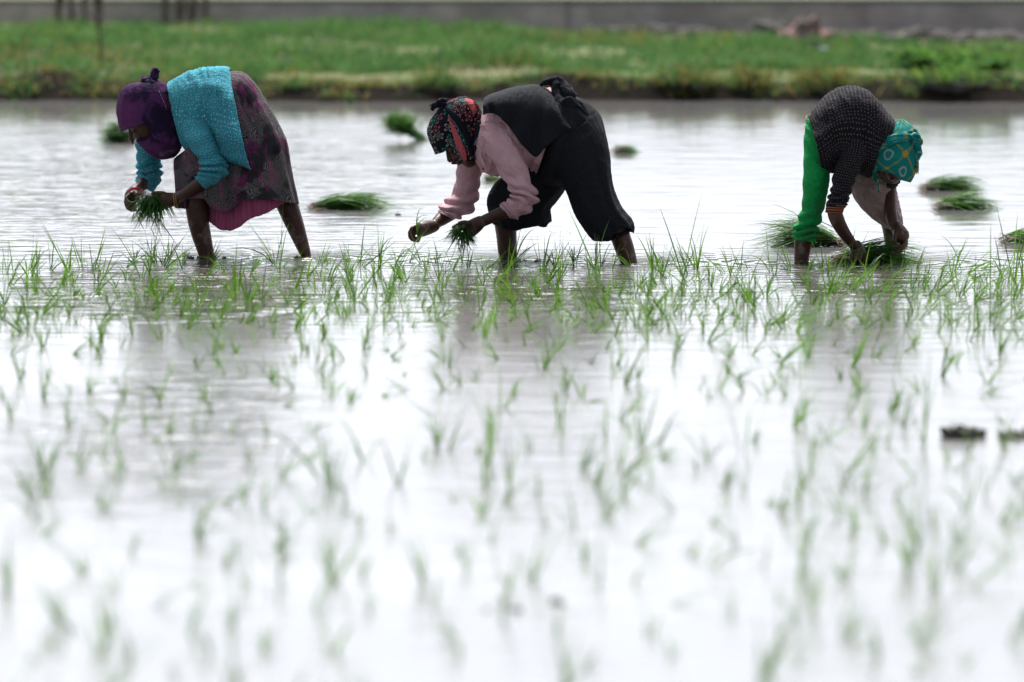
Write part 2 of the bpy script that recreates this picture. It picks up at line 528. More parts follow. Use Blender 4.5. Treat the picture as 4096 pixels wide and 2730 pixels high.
def flower_fn(k, uv, ob):
    base = (0.006, 0.007, 0.013)
    sc = 21.0
    vn = k.t.nodes.new('ShaderNodeTexVoronoi'); vn.voronoi_dimensions = '2D'
    sock(k.t, vn.inputs['Vector'], uv); vn.inputs['Scale'].default_value = sc; vn.inputs['Randomness'].default_value = 0.75
    loc = k.vmath('SUBTRACT', k.scale(uv, (sc, sc, 0)), k.scale(vn.outputs['Position'], (sc, sc, 0)))
    nd = k.n('ShaderNodeSeparateXYZ', 0, None, Vector=loc).node
    ang = k.math('ARCTAN2', nd.outputs[1], nd.outputs[0])
    rad = k.vmath('LENGTH', loc, None, 1)
    hue = k.n('ShaderNodeSeparateColor', 0, None, Color=vn.outputs['Color'])
    ph = k.math('ADD', k.math('MULTIPLY', ang, 2.5), k.math('MULTIPLY', hue, 6.0))
    pet = k.math('MULTIPLY', k.math('ABSOLUTE', k.math('COSINE', ph)), 0.46)
    dist = k.math('ABSOLUTE', k.math('SUBTRACT', rad, pet))
    line = k.ramp(dist, 0.085, 0.045)
    ctr = k.ramp(rad, 0.1, 0.06)
    c1 = k.mix(k.ramp(hue, 0.35, 0.4), (0.42, 0.12, 0.13), (0.36, 0.34, 0.33))
    c1 = k.mix(k.ramp(hue, 0.72, 0.76), c1, (0.04, 0.27, 0.23))
    c = k.mix(k.math('MULTIPLY', line, 0.8), base, c1)
    return k.mix(ctr, c, (0.05, 0.3, 0.25))
M_flower = cloth('black_flowered_cotton', flower_fn, wr=(10, 3), wstr=0.5)
M_coral = cloth('coral_scarf_border', lambda k, uv, ob: k.mix(k.math('MULTIPLY', k.ramp(k.noise(uv, 90.0, 1.0), 0.6, 0.66), 0.6), (0.46, 0.095, 0.105), (0.16, 0.03, 0.04)), trans=0.1)
M_navy = cloth('navy_scarf_border', lambda k, uv, ob: (0.007, 0.009, 0.016), wr=(10, 2))
M_linen = cloth('pale_blue_edging', lambda k, uv, ob: (0.17, 0.2, 0.26))

def sweater_fn(k, uv, ob):
    base = k.mix(k.ramp(k.noise(ob, 5.0, 3.0), 0.35, 0.7), (0.0075, 0.008, 0.013), (0.014, 0.0145, 0.021))
    return k.mix(k.math('MULTIPLY', dots(k, uv, 78, 0.19, 0.3, 0.8), 0.5), base, (0.30, 0.23, 0.19))
M_sweater = cloth('charcoal_dotted_knit', sweater_fn, wr=(4, 4), wstr=0.4)
def cuff_fn(k, uv, ob):
    w = k.n('ShaderNodeTexWave', 1, {'bands_direction': 'Y'}, Vector=uv, Scale=30.0)
    return k.mix(k.ramp(w, 0.60, 0.72), (0.010, 0.010, 0.015), (0.33, 0.11, 0.05))
M_cuff = cloth('orange_striped_cuff', cuff_fn)
def green_fn(k, uv, ob):
    z = k.n('ShaderNodeSeparateXYZ', 2, None, Vector=ob)
    c = k.mix(k.ramp(k.noise(ob, 5.0, 3.0), 0.35, 0.7), (0.008, 0.29, 0.068), (0.012, 0.37, 0.092))
    mud = k.math('MULTIPLY', k.ramp(k.noise(ob, 20.0, 5.0, 0.7), 0.50, 0.66), k.ramp(z, 0.34, 0.22))
    return k.mix(k.math('MULTIPLY', mud, 0.65), c, (0.07, 0.10, 0.06))
M_green = cloth('bright_green_cotton', green_fn, trans=0.08, wr=(3, 9), wstr=0.7)
def wet_fn(k, uv, ob):
    w = k.n('ShaderNodeTexWave', 1, {'bands_direction': 'X'}, Vector=uv, Scale=24.0, Distortion=2.0, Detail=2.0)
    c = k.mix(k.ramp(w, 0.4, 0.75), (0.36, 0.265, 0.265), (0.52, 0.41, 0.40))
    c = k.mix(k.ramp(w, 0.86, 0.95), c, (0.36, 0.12, 0.13))
    return k.mix(k.ramp(k.noise(ob, 9.0, 4.0, 0.65), 0.52, 0.75), c, (0.22, 0.17, 0.16))
M_wet = cloth('damp_pink_striped_cotton', wet_fn, rough=0.6, trans=0.15, wr=(6, 5), wstr=0.8, spec=0.4)

def scarf3_fn(k, uv, ob):
    base = k.mix(k.ramp(k.noise(ob, 8.0, 3.0), 0.3, 0.75), (0.003, 0.165, 0.155), (0.005, 0.215, 0.195))
    s = 8.6
    nd = k.n('ShaderNodeSeparateXYZ', 0, None, Vector=k.vmath('ADD', uv, k.scale(k.noise(ob, 14.0, 2.0, 0.5, 0, 1), (0.03, 0.03, 0)))).node
    a = k.math('FRACT', k.math('MULTIPLY', k.math('ADD', k.math('ADD', nd.outputs[0], nd.outputs[1]), 0.035), s * 0.75))
    b = k.math('FRACT', k.math('MULTIPLY', k.math('ADD', k.math('SUBTRACT', nd.outputs[0], nd.outputs[1]), 3.02), s * 0.75))
    ca, cb = k.math('ABSOLUTE', k.math('SUBTRACT', a, 0.5)), k.math('ABSOLUTE', k.math('SUBTRACT', b, 0.5))
    la, lb = k.ramp(ca, 0.44, 0.47), k.ramp(cb, 0.44, 0.47)
    dash = k.ramp(k.noise(uv, 150.0, 1.0), 0.46, 0.56)
    ln = k.math('MULTIPLY', k.math('MAXIMUM', la, lb), k.math('ADD', 0.25, k.math('MULTIPLY', dash, 0.4)))
    c = k.mix(ln, base, (0.34, 0.26, 0.03))
    c = k.mix(k.math('MULTIPLY', k.ramp(ca, 0.38, 0.42), k.ramp(cb, 0.38, 0.42)), c, (0.42, 0.28, 0.03))
    q = k.math('MAXIMUM', k.math('MAXIMUM', ca, cb), k.math('MULTIPLY', k.math('ADD', ca, cb), 0.68))
    ring = k.math('MULTIPLY', k.ramp(q, 0.11, 0.14), k.ramp(q, 0.225, 0.19))
    return k.mix(k.math('MULTIPLY', ring, 0.7), c, (0.34, 0.38, 0.37))
M_scarf3 = cloth('teal_tie_dyed_cotton', scarf3_fn, trans=0.1, wr=(9, 3), wstr=0.55)
M_yellow = cloth('yellow_scarf_thread', lambda k, uv, ob: k.mix(k.ramp(k.noise(uv, 60.0, 2.0), 0.45, 0.55), (0.004, 0.17, 0.16), (0.46, 0.32, 0.03)))

M_red = mat('red_bangle', lambda k: bsdf(k, (0.50, 0.012, 0.05), 0.3, spec=0.5))
def bead_fn(k):
    uv = k.n('ShaderNodeTexCoord', 2)
    w = k.n('ShaderNodeTexWave', 1, {'bands_direction': 'Y'}, Vector=uv, Scale=40.0)
    return bsdf(k, k.mix(k.ramp(w, 0.4, 0.6), (0.10, 0.012, 0.012), (0.5, 0.3, 0.08)), 0.35)
M_bead = mat('beaded_thread', bead_fn)
M_metal = mat('dull_metal_bangle', lambda k: k.n('ShaderNodeBsdfPrincipled', 0, None, **{'Base_Color': (0.2, 0.19, 0.18), 'Metallic': 0.9, 'Roughness': 0.35}))
M_blackthread = mat('black_cord', lambda k: bsdf(k, (0.01, 0.01, 0.01), 0.8))
M_button = mat('pink_button', lambda k: bsdf(k, (0.2, 0.06, 0.1), 0.4))

def leaf(name, c1, c2, tr, t1, sc=3.0, rough=0.45, spec=0.4):
    def f(k):
        g = k.n('ShaderNodeNewGeometry', 0)
        uv = k.n('ShaderNodeTexCoord', 2)
        nd = k.n('ShaderNodeSeparateXYZ', 0, None, Vector=uv).node
        rnd = nd.outputs[0]                     # each leaf carries its own number in u
        tip = nd.outputs[1]
        c = k.mix(rnd, c1, c2)
        tc = k.mix(rnd, t1, tuple(x * 0.55 for x in t1))
        # pale sheath low on the leaf, a few dry tips
        c = k.mix(k.math('MULTIPLY', k.ramp(tip, 0.86, 1.0), k.ramp(rnd, 0.75, 0.8)), c, (0.26, 0.2, 0.08))
        return bsdf(k, c, rough, None, trans=tr, tcol=tc, spec=spec)
    return mat(name, f)
M_seed = leaf('young_rice_leaf', (0.036, 0.105, 0.014), (0.022, 0.070, 0.018), 0.45, (0.14, 0.31, 0.022))
M_bund = leaf('cut_rice_leaf', (0.042, 0.135, 0.022), (0.022, 0.085, 0.028), 0.3, (0.12, 0.30, 0.02), spec=0.15)
M_root = leaf('rice_root', (0.30, 0.24, 0.17), (0.14, 0.10, 0.07), 0.0, (0.1, 0.1, 0.1), rough=0.8)
M_bank = leaf('bank_grass_blade', (0.066, 0.155, 0.056), (0.042, 0.112, 0.050), 0.3, (0.14, 0.29, 0.07), rough=0.8, spec=0.08)
M_dry = leaf('yellowing_grass_blade', (0.20, 0.175, 0.06), (0.11, 0.125, 0.035), 0.3, (0.3, 0.27, 0.08), rough=0.8, spec=0.08)
M_straw = leaf('straw_seed_head', (0.36, 0.30, 0.2), (0.2, 0.17, 0.1), 0.2, (0.3, 0.25, 0.15))
M_weed = leaf('weed_leaf', (0.055, 0.145, 0.04), (0.035, 0.10, 0.03), 0.4, (0.17, 0.36, 0.06), rough=0.8, spec=0.08)

def mud_fn(k):
    ob = k.n('ShaderNodeTexCoord', 3)
    n1 = k.noise(ob, 3.0, 5.0, 0.6)
    c = k.mix(k.ramp(n1, 0.35, 0.65), (0.06, 0.055, 0.052), (0.13, 0.12, 0.115))
    return bsdf(k, c, 0.7, k.noise(ob, 22.0, 5.0, 0.65), 0.8, 0.04, spec=0.15)
M_mud = mat('wet_mud', mud_fn)
def ground_fn(k):
    ob = k.n('ShaderNodeTexCoord', 3)
    n1 = k.noise(ob, 0.6, 4.0, 0.6)
    n2 = k.noise(ob, 3.0, 4.0, 0.6)
    c = k.mix(k.ramp(n1, 0.4, 0.62), (0.10, 0.13, 0.06), (0.16, 0.16, 0.10))
    c = k.mix(k.ramp(n2, 0.58, 0.7), c, (0.17, 0.14, 0.10))
    y = k.n('ShaderNodeSeparateXYZ', 1, None, Vector=ob)
    e = k.n('ShaderNodeAttribute', 2, {'attribute_name': 'edge'})
    e = k.math('ADD', e, k.math('MULTIPLY', k.math('SUBTRACT', k.noise(ob, 1.6, 3.0), 0.5), 0.9))
    c = k.mix(k.ramp(e, 1.0, 0.6), c, k.mix(n2, (0.010, 0.009, 0.008), (0.026, 0.022, 0.019)))
    return bsdf(k, c, 1.0, n2, 0.6, 0.05, spec=0.0)
M_ground = mat('field_soil', ground_fn)
def conc_fn(k):
    ob = k.n('ShaderNodeTexCoord', 3)
    n1 = k.noise(k.scale(ob, (1, 1, 2)), 1.4, 5.0, 0.65)
    c = k.mix(k.ramp(n1, 0.35, 0.68), (0.25, 0.225, 0.225), (0.42, 0.375, 0.375))
    st = k.noise(k.scale(ob, (5, 5, 0.5)), 1.6, 3.0)
    c = k.mix(k.ramp(st, 0.52, 0.72), c, (0.29, 0.275, 0.265))
    return bsdf(k, c, 0.9, k.noise(ob, 30.0, 4.0), 0.4, 0.01)
M_conc = mat('weathered_concrete', conc_fn)
M_coping = mat('pale_concrete', lambda k: bsdf(k, k.mix(k.noise(k.n('ShaderNodeTexCoord', 3), 2.0, 4.0), (0.125, 0.125, 0.13), (0.17, 0.17, 0.175)), 0.9))
M_bark = mat('dark_bark', lambda k: bsdf(k, k.mix(k.noise(k.n('ShaderNodeTexCoord', 3), 12.0, 4.0), (0.055, 0.04, 0.036), (0.12, 0.09, 0.08)), 0.9))
M_rust = mat('reddish_rubble', lambda k: bsdf(k, k.mix(k.ramp(k.noise(k.n('ShaderNodeTexCoord', 3), 6.0, 4.0, 0.6), 0.4, 0.6), (0.14, 0.115, 0.105), (0.24, 0.135, 0.125)), 0.95, k.noise(k.n('ShaderNodeTexCoord', 3), 18.0, 4.0), 0.8, 0.05))
M_dirt = mat('grey_dirt', lambda k: bsdf(k, k.mix(k.noise(k.n('ShaderNodeTexCoord', 3), 8.0, 4.0), (0.055, 0.052, 0.048), (0.115, 0.108, 0.10)), 0.95, k.noise(k.n('ShaderNodeTexCoord', 3), 15.0, 5.0), 0.8, 0.05))
M_white = mat('white_plastic', lambda k: bsdf(k, (0.55, 0.6, 0.6), 0.5, trans=0.3))
M_blue = mat('pale_blue_cloth', lambda k: bsdf(k, k.mix(k.noise(k.n('ShaderNodeTexCoord', 3), 9.0, 2.0), (0.26, 0.29, 0.38), (0.4, 0.42, 0.48)), 0.8))
M_darkrag = mat('dark_cloth', lambda k: bsdf(k, (0.018, 0.018, 0.024), 0.9, spec=0.1))
# ------------------------------------------------------------------ setting: ground, water, bank
BANK_Y = 42.2
def bank_edge(x):
    return BANK_Y + 0.5 * noise.noise(Vector((x * 0.45, 3.1, 0))) + 0.3 * noise.noise(Vector((x * 1.7, 7.7, 0))) + 0.1 * noise.noise(Vector((x * 5, 1.7, 0)))
def ground_z(x, y):
    e = bank_edge(x)
    t = (y - e)
    if t < -0.6:
        return -0.16
    if t < 0.35:
        q = (t + 0.6) / 0.95
        z = -0.16 + 0.29 * (q * q * (3 - 2 * q))
    else:
        z = 0.13 + 0.02 * min(1, (t - 0.35) / 6)
    if t > -0.2:
        z += 0.10 * noise.noise(Vector((x * 1.3, y * 0.7, 1))) * min(1, (t + 0.2) * 2) + 0.03 * noise.noise(Vector((x * 3.3, y * 2.2, 5)))
    return z
g = MB()
xs = [-900, -300, -90, -30, -14] + [-9 + 0.15 * i for i in range(121)] + [14, 30, 90, 300, 900]
ys = [-200, -40, 0, 20, 34, 39] + [40.5 + 0.09 * i for i in range(40)] + [44.2 + 0.45 * i for i in range(40)] + [66, 90, 160, 400, 1200, 3000]
for y in ys:
    for x in xs:
        g.v.append(Vector((x, y, ground_z(x, y))))
nx = len(xs)
for j in range(len(ys) - 1):
    for i in range(nx - 1):
        a = j * nx + i
        g.face((a, a + 1, a + nx + 1, a + nx))
go = g.build('ground', M_ground)
at_ = go.data.attributes.new('edge', 'FLOAT', 'POINT')
at_.data.foreach_set('value', [max(-5.0, min(20.0, v.y - bank_edge(v.x))) for v in g.v])
tag(go, 'muddy field soil rising to a low grassy bank behind the water', 'ground', kind='structure')

w = MB()
for y in (-150, 0, 20, 43.2):
    for x in (-600, -6, 6, 600):
        w.v.append(Vector((x, y, 0.0)))
for j in range(3):
    for i in range(3):
        a = j * 4 + i
        w.face((a, a + 1, a + 5, a + 4))
tag(w.build('water', M_water), 'shallow milky flood water covering the rice field', 'water', kind='structure')

# ------------------------------------------------------------------ blades of grass and rice
def blade(mb, base, d, L, wd, droop=0.25, seg=5, side=None, mi=0, rnd=None, kink=None):
    d = d.normalized()
    if side is None:
        a = R.uniform(0, 2 * pi)
        side = Vector((cos(a), sin(a), 0))
        side = (side - d * side.dot(d))
    side = side.normalized() if side.length > 1e-5 else d.orthogonal().normalized()
    hd = Vector((d.x, d.y, 0))
    if hd.length < 0.05:
        a = R.uniform(0, 2 * pi); hd = Vector((cos(a), sin(a), 0))
    hd.normalize()
    rnd = R.random() if rnd is None else rnd
    b = len(mb.v)
    for i in range(seg + 1):
        s = i / seg
        p = base + d * (L * s) + (hd * 0.55 + Vector((0, 0, -0.85))) * (L * droop * s * s * (1 + 0.6 * s))
        if kink and s > kink:
            q = (s - kink) / (1 - kink)
            p = p + (hd * 0.5 + Vector((0, 0, -1.25))) * (L * (1 - kink) * q * 0.95)
        ww = wd * min(1.0, 0.5 + 2.2 * s) * (1.0 - s ** 2.2) if i < seg else 0.0
        if i == seg:
            mb.v.append(p)
        else:
            mb.v.append(p - side * ww / 2); mb.v.append(p + side * ww / 2)
    for i in range(seg - 1):
        k = b + 2 * i
        u = [(rnd, i / seg), (rnd, i / seg), (rnd, (i + 1) / seg), (rnd, (i + 1) / seg)]
        mb.face((k, k + 1, k + 3, k + 2), u, mi)
    k = b + 2 * (seg - 1)
    mb.face((k, k + 1, k + 2), [(rnd, 1 - 1 / seg), (rnd, 1 - 1 / seg), (rnd, 1)], mi)

def wall_y(x):
    return 54.9 - 0.66 * x
# grass on the bank (nobody could count it)
gr = MB()
n_gr = 0
while n_gr < 66000:
    y = 42.2 + 16.5 * R.random() ** 1.15
    hw = 0.098 * y + 2.4
    x = R.uniform(-hw, hw)
    e = bank_edge(x)
    strip_ = False
    if y > wall_y(x) - 0.15 - 0.25 * noise.noise(Vector((x * 1.5, 0, 9))):
        continue
    if y < e + 0.62 + 0.35 * noise.noise(Vector((x * 2.3, 60, 0))):
        continue
    dens = 0.72 + 0.9 * noise.noise(Vector((x * 0.35, y * 0.22, 2.0))) + 0.35 * noise.noise(Vector((x * 1.4, y * 0.6, 8.0)))
    # a bare trodden strip along the water on the middle and right
    if e + 0.55 < y < e + 2.1 and x > -1.9:
        dens -= 0.1
        strip_ = True
    if y < e + 0.6:
        dens -= 0.2
    if R.random() > dens + 0.15:
        continue
    hgt = (0.07 + 0.14 * max(0, min(1, dens))) * R.uniform(0.6, 1.25)
    hgt *= 0.8 + 0.5 * max(-0.4, noise.noise(Vector((x * 0.8, y * 0.5, 4.0))))
    pat = 1.3 * noise.noise(Vector((x * 0.8, y * 0.5, 40.0))) + .6 * noise.noise(Vector((x * 2.2, y * 1.2, 44.0)))
    d = Vector((R.gauss(0, 0.28), R.gauss(0, 0.28) - .2 * pat, 1))
    hgt *= max(.35, 1 + 0.6 * pat)
    dry = 0.05 + 1.3 * max(0, noise.noise(Vector((x * 0.5, y * 0.4, 14.0))) - 0.12)
    if strip_:
        hgt *= 0.30; dry = 0.6
        if R.random() < .5:
            continue
    blade(gr, Vector((x, y, ground_z(x, y) - 0.01)), d, hgt, R.uniform(0.012, 0.022), R.uniform(0.1, 0.5), 3, mi=1 if R.random() < dry else 0)
    n_gr += 1
tag(gr.build('grass', [M_bank, M_dry], smooth=False), 'green grass growing over the bank between the water and the wall', 'grass', kind='stuff')

# low herbs spilling over the muddy edge
he = MB()
for _ in range(70):
    cx = R.uniform(-5.6, 5.6)
    cr, ch, cd = R.uniform(0.05, 0.24), R.uniform(0.06, 0.22), R.choice((0.3, 0.6, 0.9))
    cy = R.uniform(-0.02, 0.55)
    for _k in range(int(46 * cr / 0.15)):
        x = cx + R.gauss(0, cr * .6)
        y = bank_edge(x) + cy + R.gauss(0, 0.05)
        blade(he, Vector((x, y, ground_z(x, y) - 0.01)), Vector((R.gauss(0, 0.45), R.gauss(-0.3, 0.4), 1)), ch * R.uniform(.5, 1.1), R.uniform(0.010, 0.02), R.uniform(0.2, 0.7), 3, mi=1 if R.random() < cd else 0)
tag(he.build('bank_edge_herb', [M_bank, M_dry], smooth=False), 'short mixed herbs and dry stems along the muddy water edge', 'herbs', kind='stuff')

# dry seed-headed weeds on the left part of the bank
sw = MB()
for _ in range(420):
    px = R.choice([R.uniform(-60, 520), R.uniform(-60, 640)])
    b = G(px, R.uniform(250, 345), 0.11)
    d = Vector((R.gauss(0, 0.2), R.gauss(0, 0.2), 1))
    L = R.uniform(0.07, 0.16)
    blade(sw, b, d, L, 0.006, 0.15, 3, mi=1)
    if R.random() < 0.5:
        t = b + d.normalized() * L * 0.85
        for _k in range(5):
            blade(sw, t + Vector((R.gauss(0, .006), R.gauss(0, .006), R.gauss(0, .008))), Vector((R.gauss(0, .6), R.gauss(0, .6), 1)), R.uniform(0.015, 0.032), 0.011, 0.2, 2, mi=0)
tag(sw.build('seeding_weed', [M_straw, M_dry], smooth=False), 'pale seed-headed dry weeds along the left part of the bank', 'weeds', kind='stuff')

def tussock(px, py, hgt, wid, n, mats, label, name='grass_tussock', cat='tussock', group=None, dry=0.5, mound=True):
    b = G(px, py, 0.06)
    b.y = bank_edge(b.x) + 0.16
    b.z = ground_z(b.x, b.y) - 0.02
    hgt *= 1.3; wid *= 1.25
    root = empty(name, b)
    if mound:
        m = MB()
        ball(m, b + Vector((0, 0, 0.01)), (wid * 0.33, wid * 0.3, hgt * 0.26), 0, 18, 10, 0.7, px * 0.01)
        m.build('root_mound', M_mud, root)
    f = MB()
    for _ in range(n):
        a, r_ = R.uniform(0, 2 * pi), wid * 0.36 * sqrt(R.random())
        p = b + Vector((cos(a) * r_, sin(a) * r_, hgt * 0.3 * (1 - (r_ / (wid * 0.36)) ** 2)))
        d = Vector((cos(a) * r_ / wid * 1.6 + R.gauss(0, 0.2), sin(a) * r_ / wid * 1.6 + R.gauss(0, 0.2), 1))
        blade(f, p, d, hgt * R.uniform(0.5, 0.95), R.uniform(0.01, 0.018), R.uniform(0.1, 0.6), 4, mi=1 if R.random() < dry else 0)
    f.build('foliage', mats, root, smooth=False)
    tag(root, label, cat, group)
    return root
GT = 'tussocks along the muddy bank edge'
tussock(2735, 372, 0.17, 0.46, 420, [M_bank, M_dry], 'broad yellow-green grass tussock on the bank, nearest the middle planter', group=GT, dry=0.6)
tussock(3000, 368, 0.2, 0.30, 340, [M_bank, M_dry], 'narrow brownish grass tussock between two broader ones on the bank', group=GT, dry=0.7)
tussock(3310, 372, 0.21, 0.42, 420, [M_bank, M_dry], 'olive grass tussock on the bank just above the back of the right planter', group=GT, dry=0.7)
tussock(1750, 360, 0.15, 0.28, 260, [M_bank, M_dry], 'dark green tussock on the bank above the flowered headscarf', group=GT, dry=0.35)
tussock(760, 352, 0.14, 0.36, 260, [M_bank, M_dry], 'weedy tussock on the bank behind the purple headscarf', group=GT, dry=0.5)
tussock(1180, 380, 0.10, 0.24, 180, [M_bank, M_dry], 'small dark tussock at the water edge behind the feather print skirt', group=GT, dry=0.4)
tussock(3830, 385, 0.16, 0.5, 330, [M_weed, M_dry], 'dark overhanging tussock at the water edge below the leafy bush', group=GT, dry=0.15)

def leafy_bush(px, py, hgt, wid, n, label):
    b = G(px, py, 0.1)
    b.z = ground_z(b.x, b.y) - 0.01
    root = empty('leafy_bush', b)
    st = MB(); lf = MB()
    for s_ in range(26):
        a = R.uniform(0, 2 * pi)
        t = b + Vector((cos(a) * wid * 0.5 * R.random() ** .6, sin(a) * wid * 0.35, hgt * R.uniform(0.5, 1.0)))
        mid = (b + t) / 2 + Vector((R.gauss(0, .02), R.gauss(0, .02), 0.03))
        tube(st, [b + Vector((R.gauss(0, .02), R.gauss(0, .02), 0)), mid, t], [0.004, 0.003, 0.0015], 5, 3)
        for _ in range(n // 26):
            q = R.uniform(0.3, 1.0)
            p = b.lerp(mid, q * 2) if q < 0.5 else mid.lerp(t, q * 2 - 1)
            blade(lf, p + Vector((R.gauss(0, .02), R.gauss(0, .02), R.gauss(0, .015))), Vector((R.gauss(0, 1), R.gauss(0, 1), R.uniform(0, 0.9))), R.uniform(0.04, 0.085), R.uniform(0.018, 0.036), 0.3, 3)
    st.build('stem', M_bark, root)
    lf.build('foliage', M_weed, root, smooth=False)
    tag(root, label, 'bush', 'leafy bushes on the right of the bank')
leafy_bush(3720, 325, 0.21, 0.8, 1700, 'bright green leafy bush on the bank right of the right planter')
leafy_bush(3985, 340, 0.15, 0.5, 700, 'dull green leafy bush on the bank at the right edge of the view')

# ------------------------------------------------------------------ wall beyond the grass
def wall_run(px0, px1, off, label, thick=0.3):
    def hit(px, o):
        d = ray(px, 100)
        a = d.x / d.y
        y = (54.9 + o) / (1 + 0.66 * a)
        return Vector((a * y, y, 0)), W(px, 2, y).z
    (p0, t0), (p1, t1) = hit(px0, off), hit(px1, off)
    dv = (p1 - p0).normalized()
    nv = Vector((-dv.y, dv.x, 0))
    root = empty('concrete_wall', (p0 + p1) / 2)
    def box(mb, za, zb, o0, o1, nseg=24):
        k0 = len(mb.v)
        for i in range(nseg + 1):
            t = i / nseg
            p = p0.lerp(p1, t); tp = t0 + (t1 - t0) * t
            for (o_, z) in ((o0, za), (o0, zb), (o1, zb), (o1, za)):
                wob = 0.008 * noise.noise(Vector((p.x * 2, z * 5, o_)))
                zz = z if z < -0.05 else tp + z
                mb.v.append(p + nv * (o_ + wob) + Vector((0, 0, zz)))
        for i in range(nseg):
            for j in range(4):
                a, c = k0 + 4 * i + j, k0 + 4 * i + (j + 1) % 4
                mb.face((a, a + 4, c + 4, c))
        mb.face((k0, k0 + 1, k0 + 2, k0 + 3)); k1 = k0 + 4 * nseg
        mb.face((k1 + 3, k1 + 2, k1 + 1, k1))
    p = MB(); box(p, -0.1, -0.028, 0.0, thick)
    p.build('wall_panel', M_conc, root, smooth=False)
    c = MB(); box(c, -0.028, 0.012, -0.012, thick + 0.02)
    c.build('coping', M_coping, root, smooth=False)
    tag(root, label, 'wall', 'concrete wall runs behind the grass')
wall_run(-3600, 2262, 0.0, 'long lighter grey concrete wall run behind the grass on the left')
wall_run(2256, 3488, 0.05, 'grey concrete wall run behind the reddish rubble heap')
wall_run(3482, 8200, -0.1, 'darker grey concrete wall run standing slightly forward on the right')
# loose dirt along the wall foot
df = MB()
for _ in range(110):
    px = R.choice([R.uniform(3300, 4100), R.uniform(3500, 4100), R.uniform(2500, 3150), R.uniform(3300, 4100), R.uniform(780, 1500), R.uniform(2000, 2500), R.uniform(3350, 3700)])
    yy = wall_y(W(px, 120, 54).x) - R.uniform(0.15, 0.7)
    p = W(px, 120, yy); p.z = ground_z(p.x, p.y)
    ball(df, p, (R.uniform(0.05, 0.22), R.uniform(0.05, 0.12), R.uniform(0.03, 0.085)), 0, 10, 7, 0.8, R.uniform(0, 50))
tag(df.build('loose_dirt', M_dirt), 'loose grey dirt banked against the foot of the wall', 'dirt', kind='stuff')

def heap(name, px, py, Y, r, m, label, cat, lump=0.7, seed=1.0, extra=None):
    b = W(px, py, Y); b.z = ground_z(b.x, b.y)
    o = MB(); ball(o, b, r, 0, 26, 16, lump, seed)
    if extra:
        for (dx, dz, rr) in extra:
            ball(o, b + Vector((dx, -0.05, dz)), rr, 0, 16, 10, lump, seed + dx * 7)
    ob = o.build(name, m, None, loc=b)
    tag(ob, label, cat)
    return ob
heap('rubble_heap', 3225, 150, 52.4, (0.19, 0.18, 0.27), M_rust, 'reddish brown rubble heap standing against the grey wall', 'rubble heap', 0.55, 3.3, [(-0.12, 0.02, (0.15, 0.13, 0.15)), (0.1, 0.03, (0.16, 0.14, 0.16))])
heap('dirt_heap', 3070, 150, 52.9, (0.2, 0.15, 0.16), M_dirt, 'low dark grey dirt heap left of the reddish rubble heap', 'dirt heap', 0.7, 6.1, [(-0.2, 0, (0.16, 0.12, 0.09))])
heap('dirt_heap', 2690, 140, 53.5, (0.3, 0.15, 0.1), M_dirt, 'flat grey dirt heap by the wall above the middle of the bank', 'dirt heap', 0.7, 2.1)
heap('brick', 3552, 205, 51.5, (0.06, 0.05, 0.055), M_rust, 'lone reddish brick lump lying in the grass on the right', 'brick', 0.3, 9.1)

# litter
lb = MB(); b = G(1652, 128, 0.13); 
ball(lb, b + Vector((0, 0, 0.025)), (0.04, 0.04, 0.032), 0, 16, 10, 0.7, 4.0)
tag(lb.build('plastic_bag', M_white, None, loc=b), 'crumpled white plastic bag lying in the grass below the wall', 'plastic bag')
b = G(3275, 225, 0.12); rg = empty('discarded_cloth', b)
lb = MB(); ball(lb, b + Vector((-0.02, 0.03, 0.05)), (0.085, 0.06, 0.06), 0.3, 18, 10, 0.7, 2.0); ball(lb, b + Vector((-0.12, 0.03, 0.03)), (0.06, 0.05, 0.035), 0, 14, 8, 0.6, 5.0)
lb.build('dark_cloth', M_darkrag, rg)
lb = MB(); ball(lb, b + Vector((0.03, -0.03, 0.03)), (0.05, 0.03, 0.04), 0.3, 16, 10, 0.6, 8.0)
lb.build('pale_blue_cloth', M_blue, rg)
tag(rg, 'dark cloth with a pale blue fold dumped in the grass below the rubble', 'cloth')

# thin trunks in front of the wall, top left
def sapling(px, py, lean, r0, forks, label, hgt=0.75, Y=56.5):
    b = W(px, py, Y); b.z = ground_z(b.x, b.y) - 0.02
    root = empty('bare_sapling', b)
    m = MB()
    tp = b + Vector((lean, 0, hgt))
    md = b.lerp(tp, 0.5) + Vector((R.gauss(0, 0.012), 0, 0))
    tube(m, [b - Vector((0, 0, 0.03)), md, tp], [r0, r0 * 0.85, r0 * 0.6], 9, 4)
    m.build('trunk', M_bark, root)
    for q, dx, up in forks:
        f = MB()
        s_ = b.lerp(tp, q)
        tube(f, [s_, s_ + Vector((dx * 0.5, R.gauss(0, .03), up * 0.45)), s_ + Vector((dx, R.gauss(0, .05), up))], [r0 * 0.6, r0 * 0.45, r0 * 0.25], 7, 3)
        f.build('branch', M_bark, root)
    tag(root, label, 'sapling', 'bare saplings in front of the wall')
sapling(232, 92, -0.02, 0.034, [(0.15, 0.11, 0.4)], 'thick bare sapling at the far left with one branch leaning right')
sapling(287, 92, 0.005, 0.028, [], 'single straight bare sapling between two forked ones on the left')
sapling(342, 90, 0.0, 0.024, [(0.3, 0.04, 0.35)], 'slim bare sapling just left of the forked one above the stake')
sapling(395, 88, -0.03, 0.03, [(0.05, 0.05, 0.45), (0.2, -0.06, 0.3)], 'forked bare sapling above the thin stake')
sapling(660, 95, -0.01, 0.036, [(0.3, 0.04, 0.3)], 'thick bare sapling leftmost of the right-hand clump')
sapling(712, 82, -0.02, 0.030, [(0.1, 0.09, 0.4)], 'bare sapling with a low branch crossing its right neighbour')
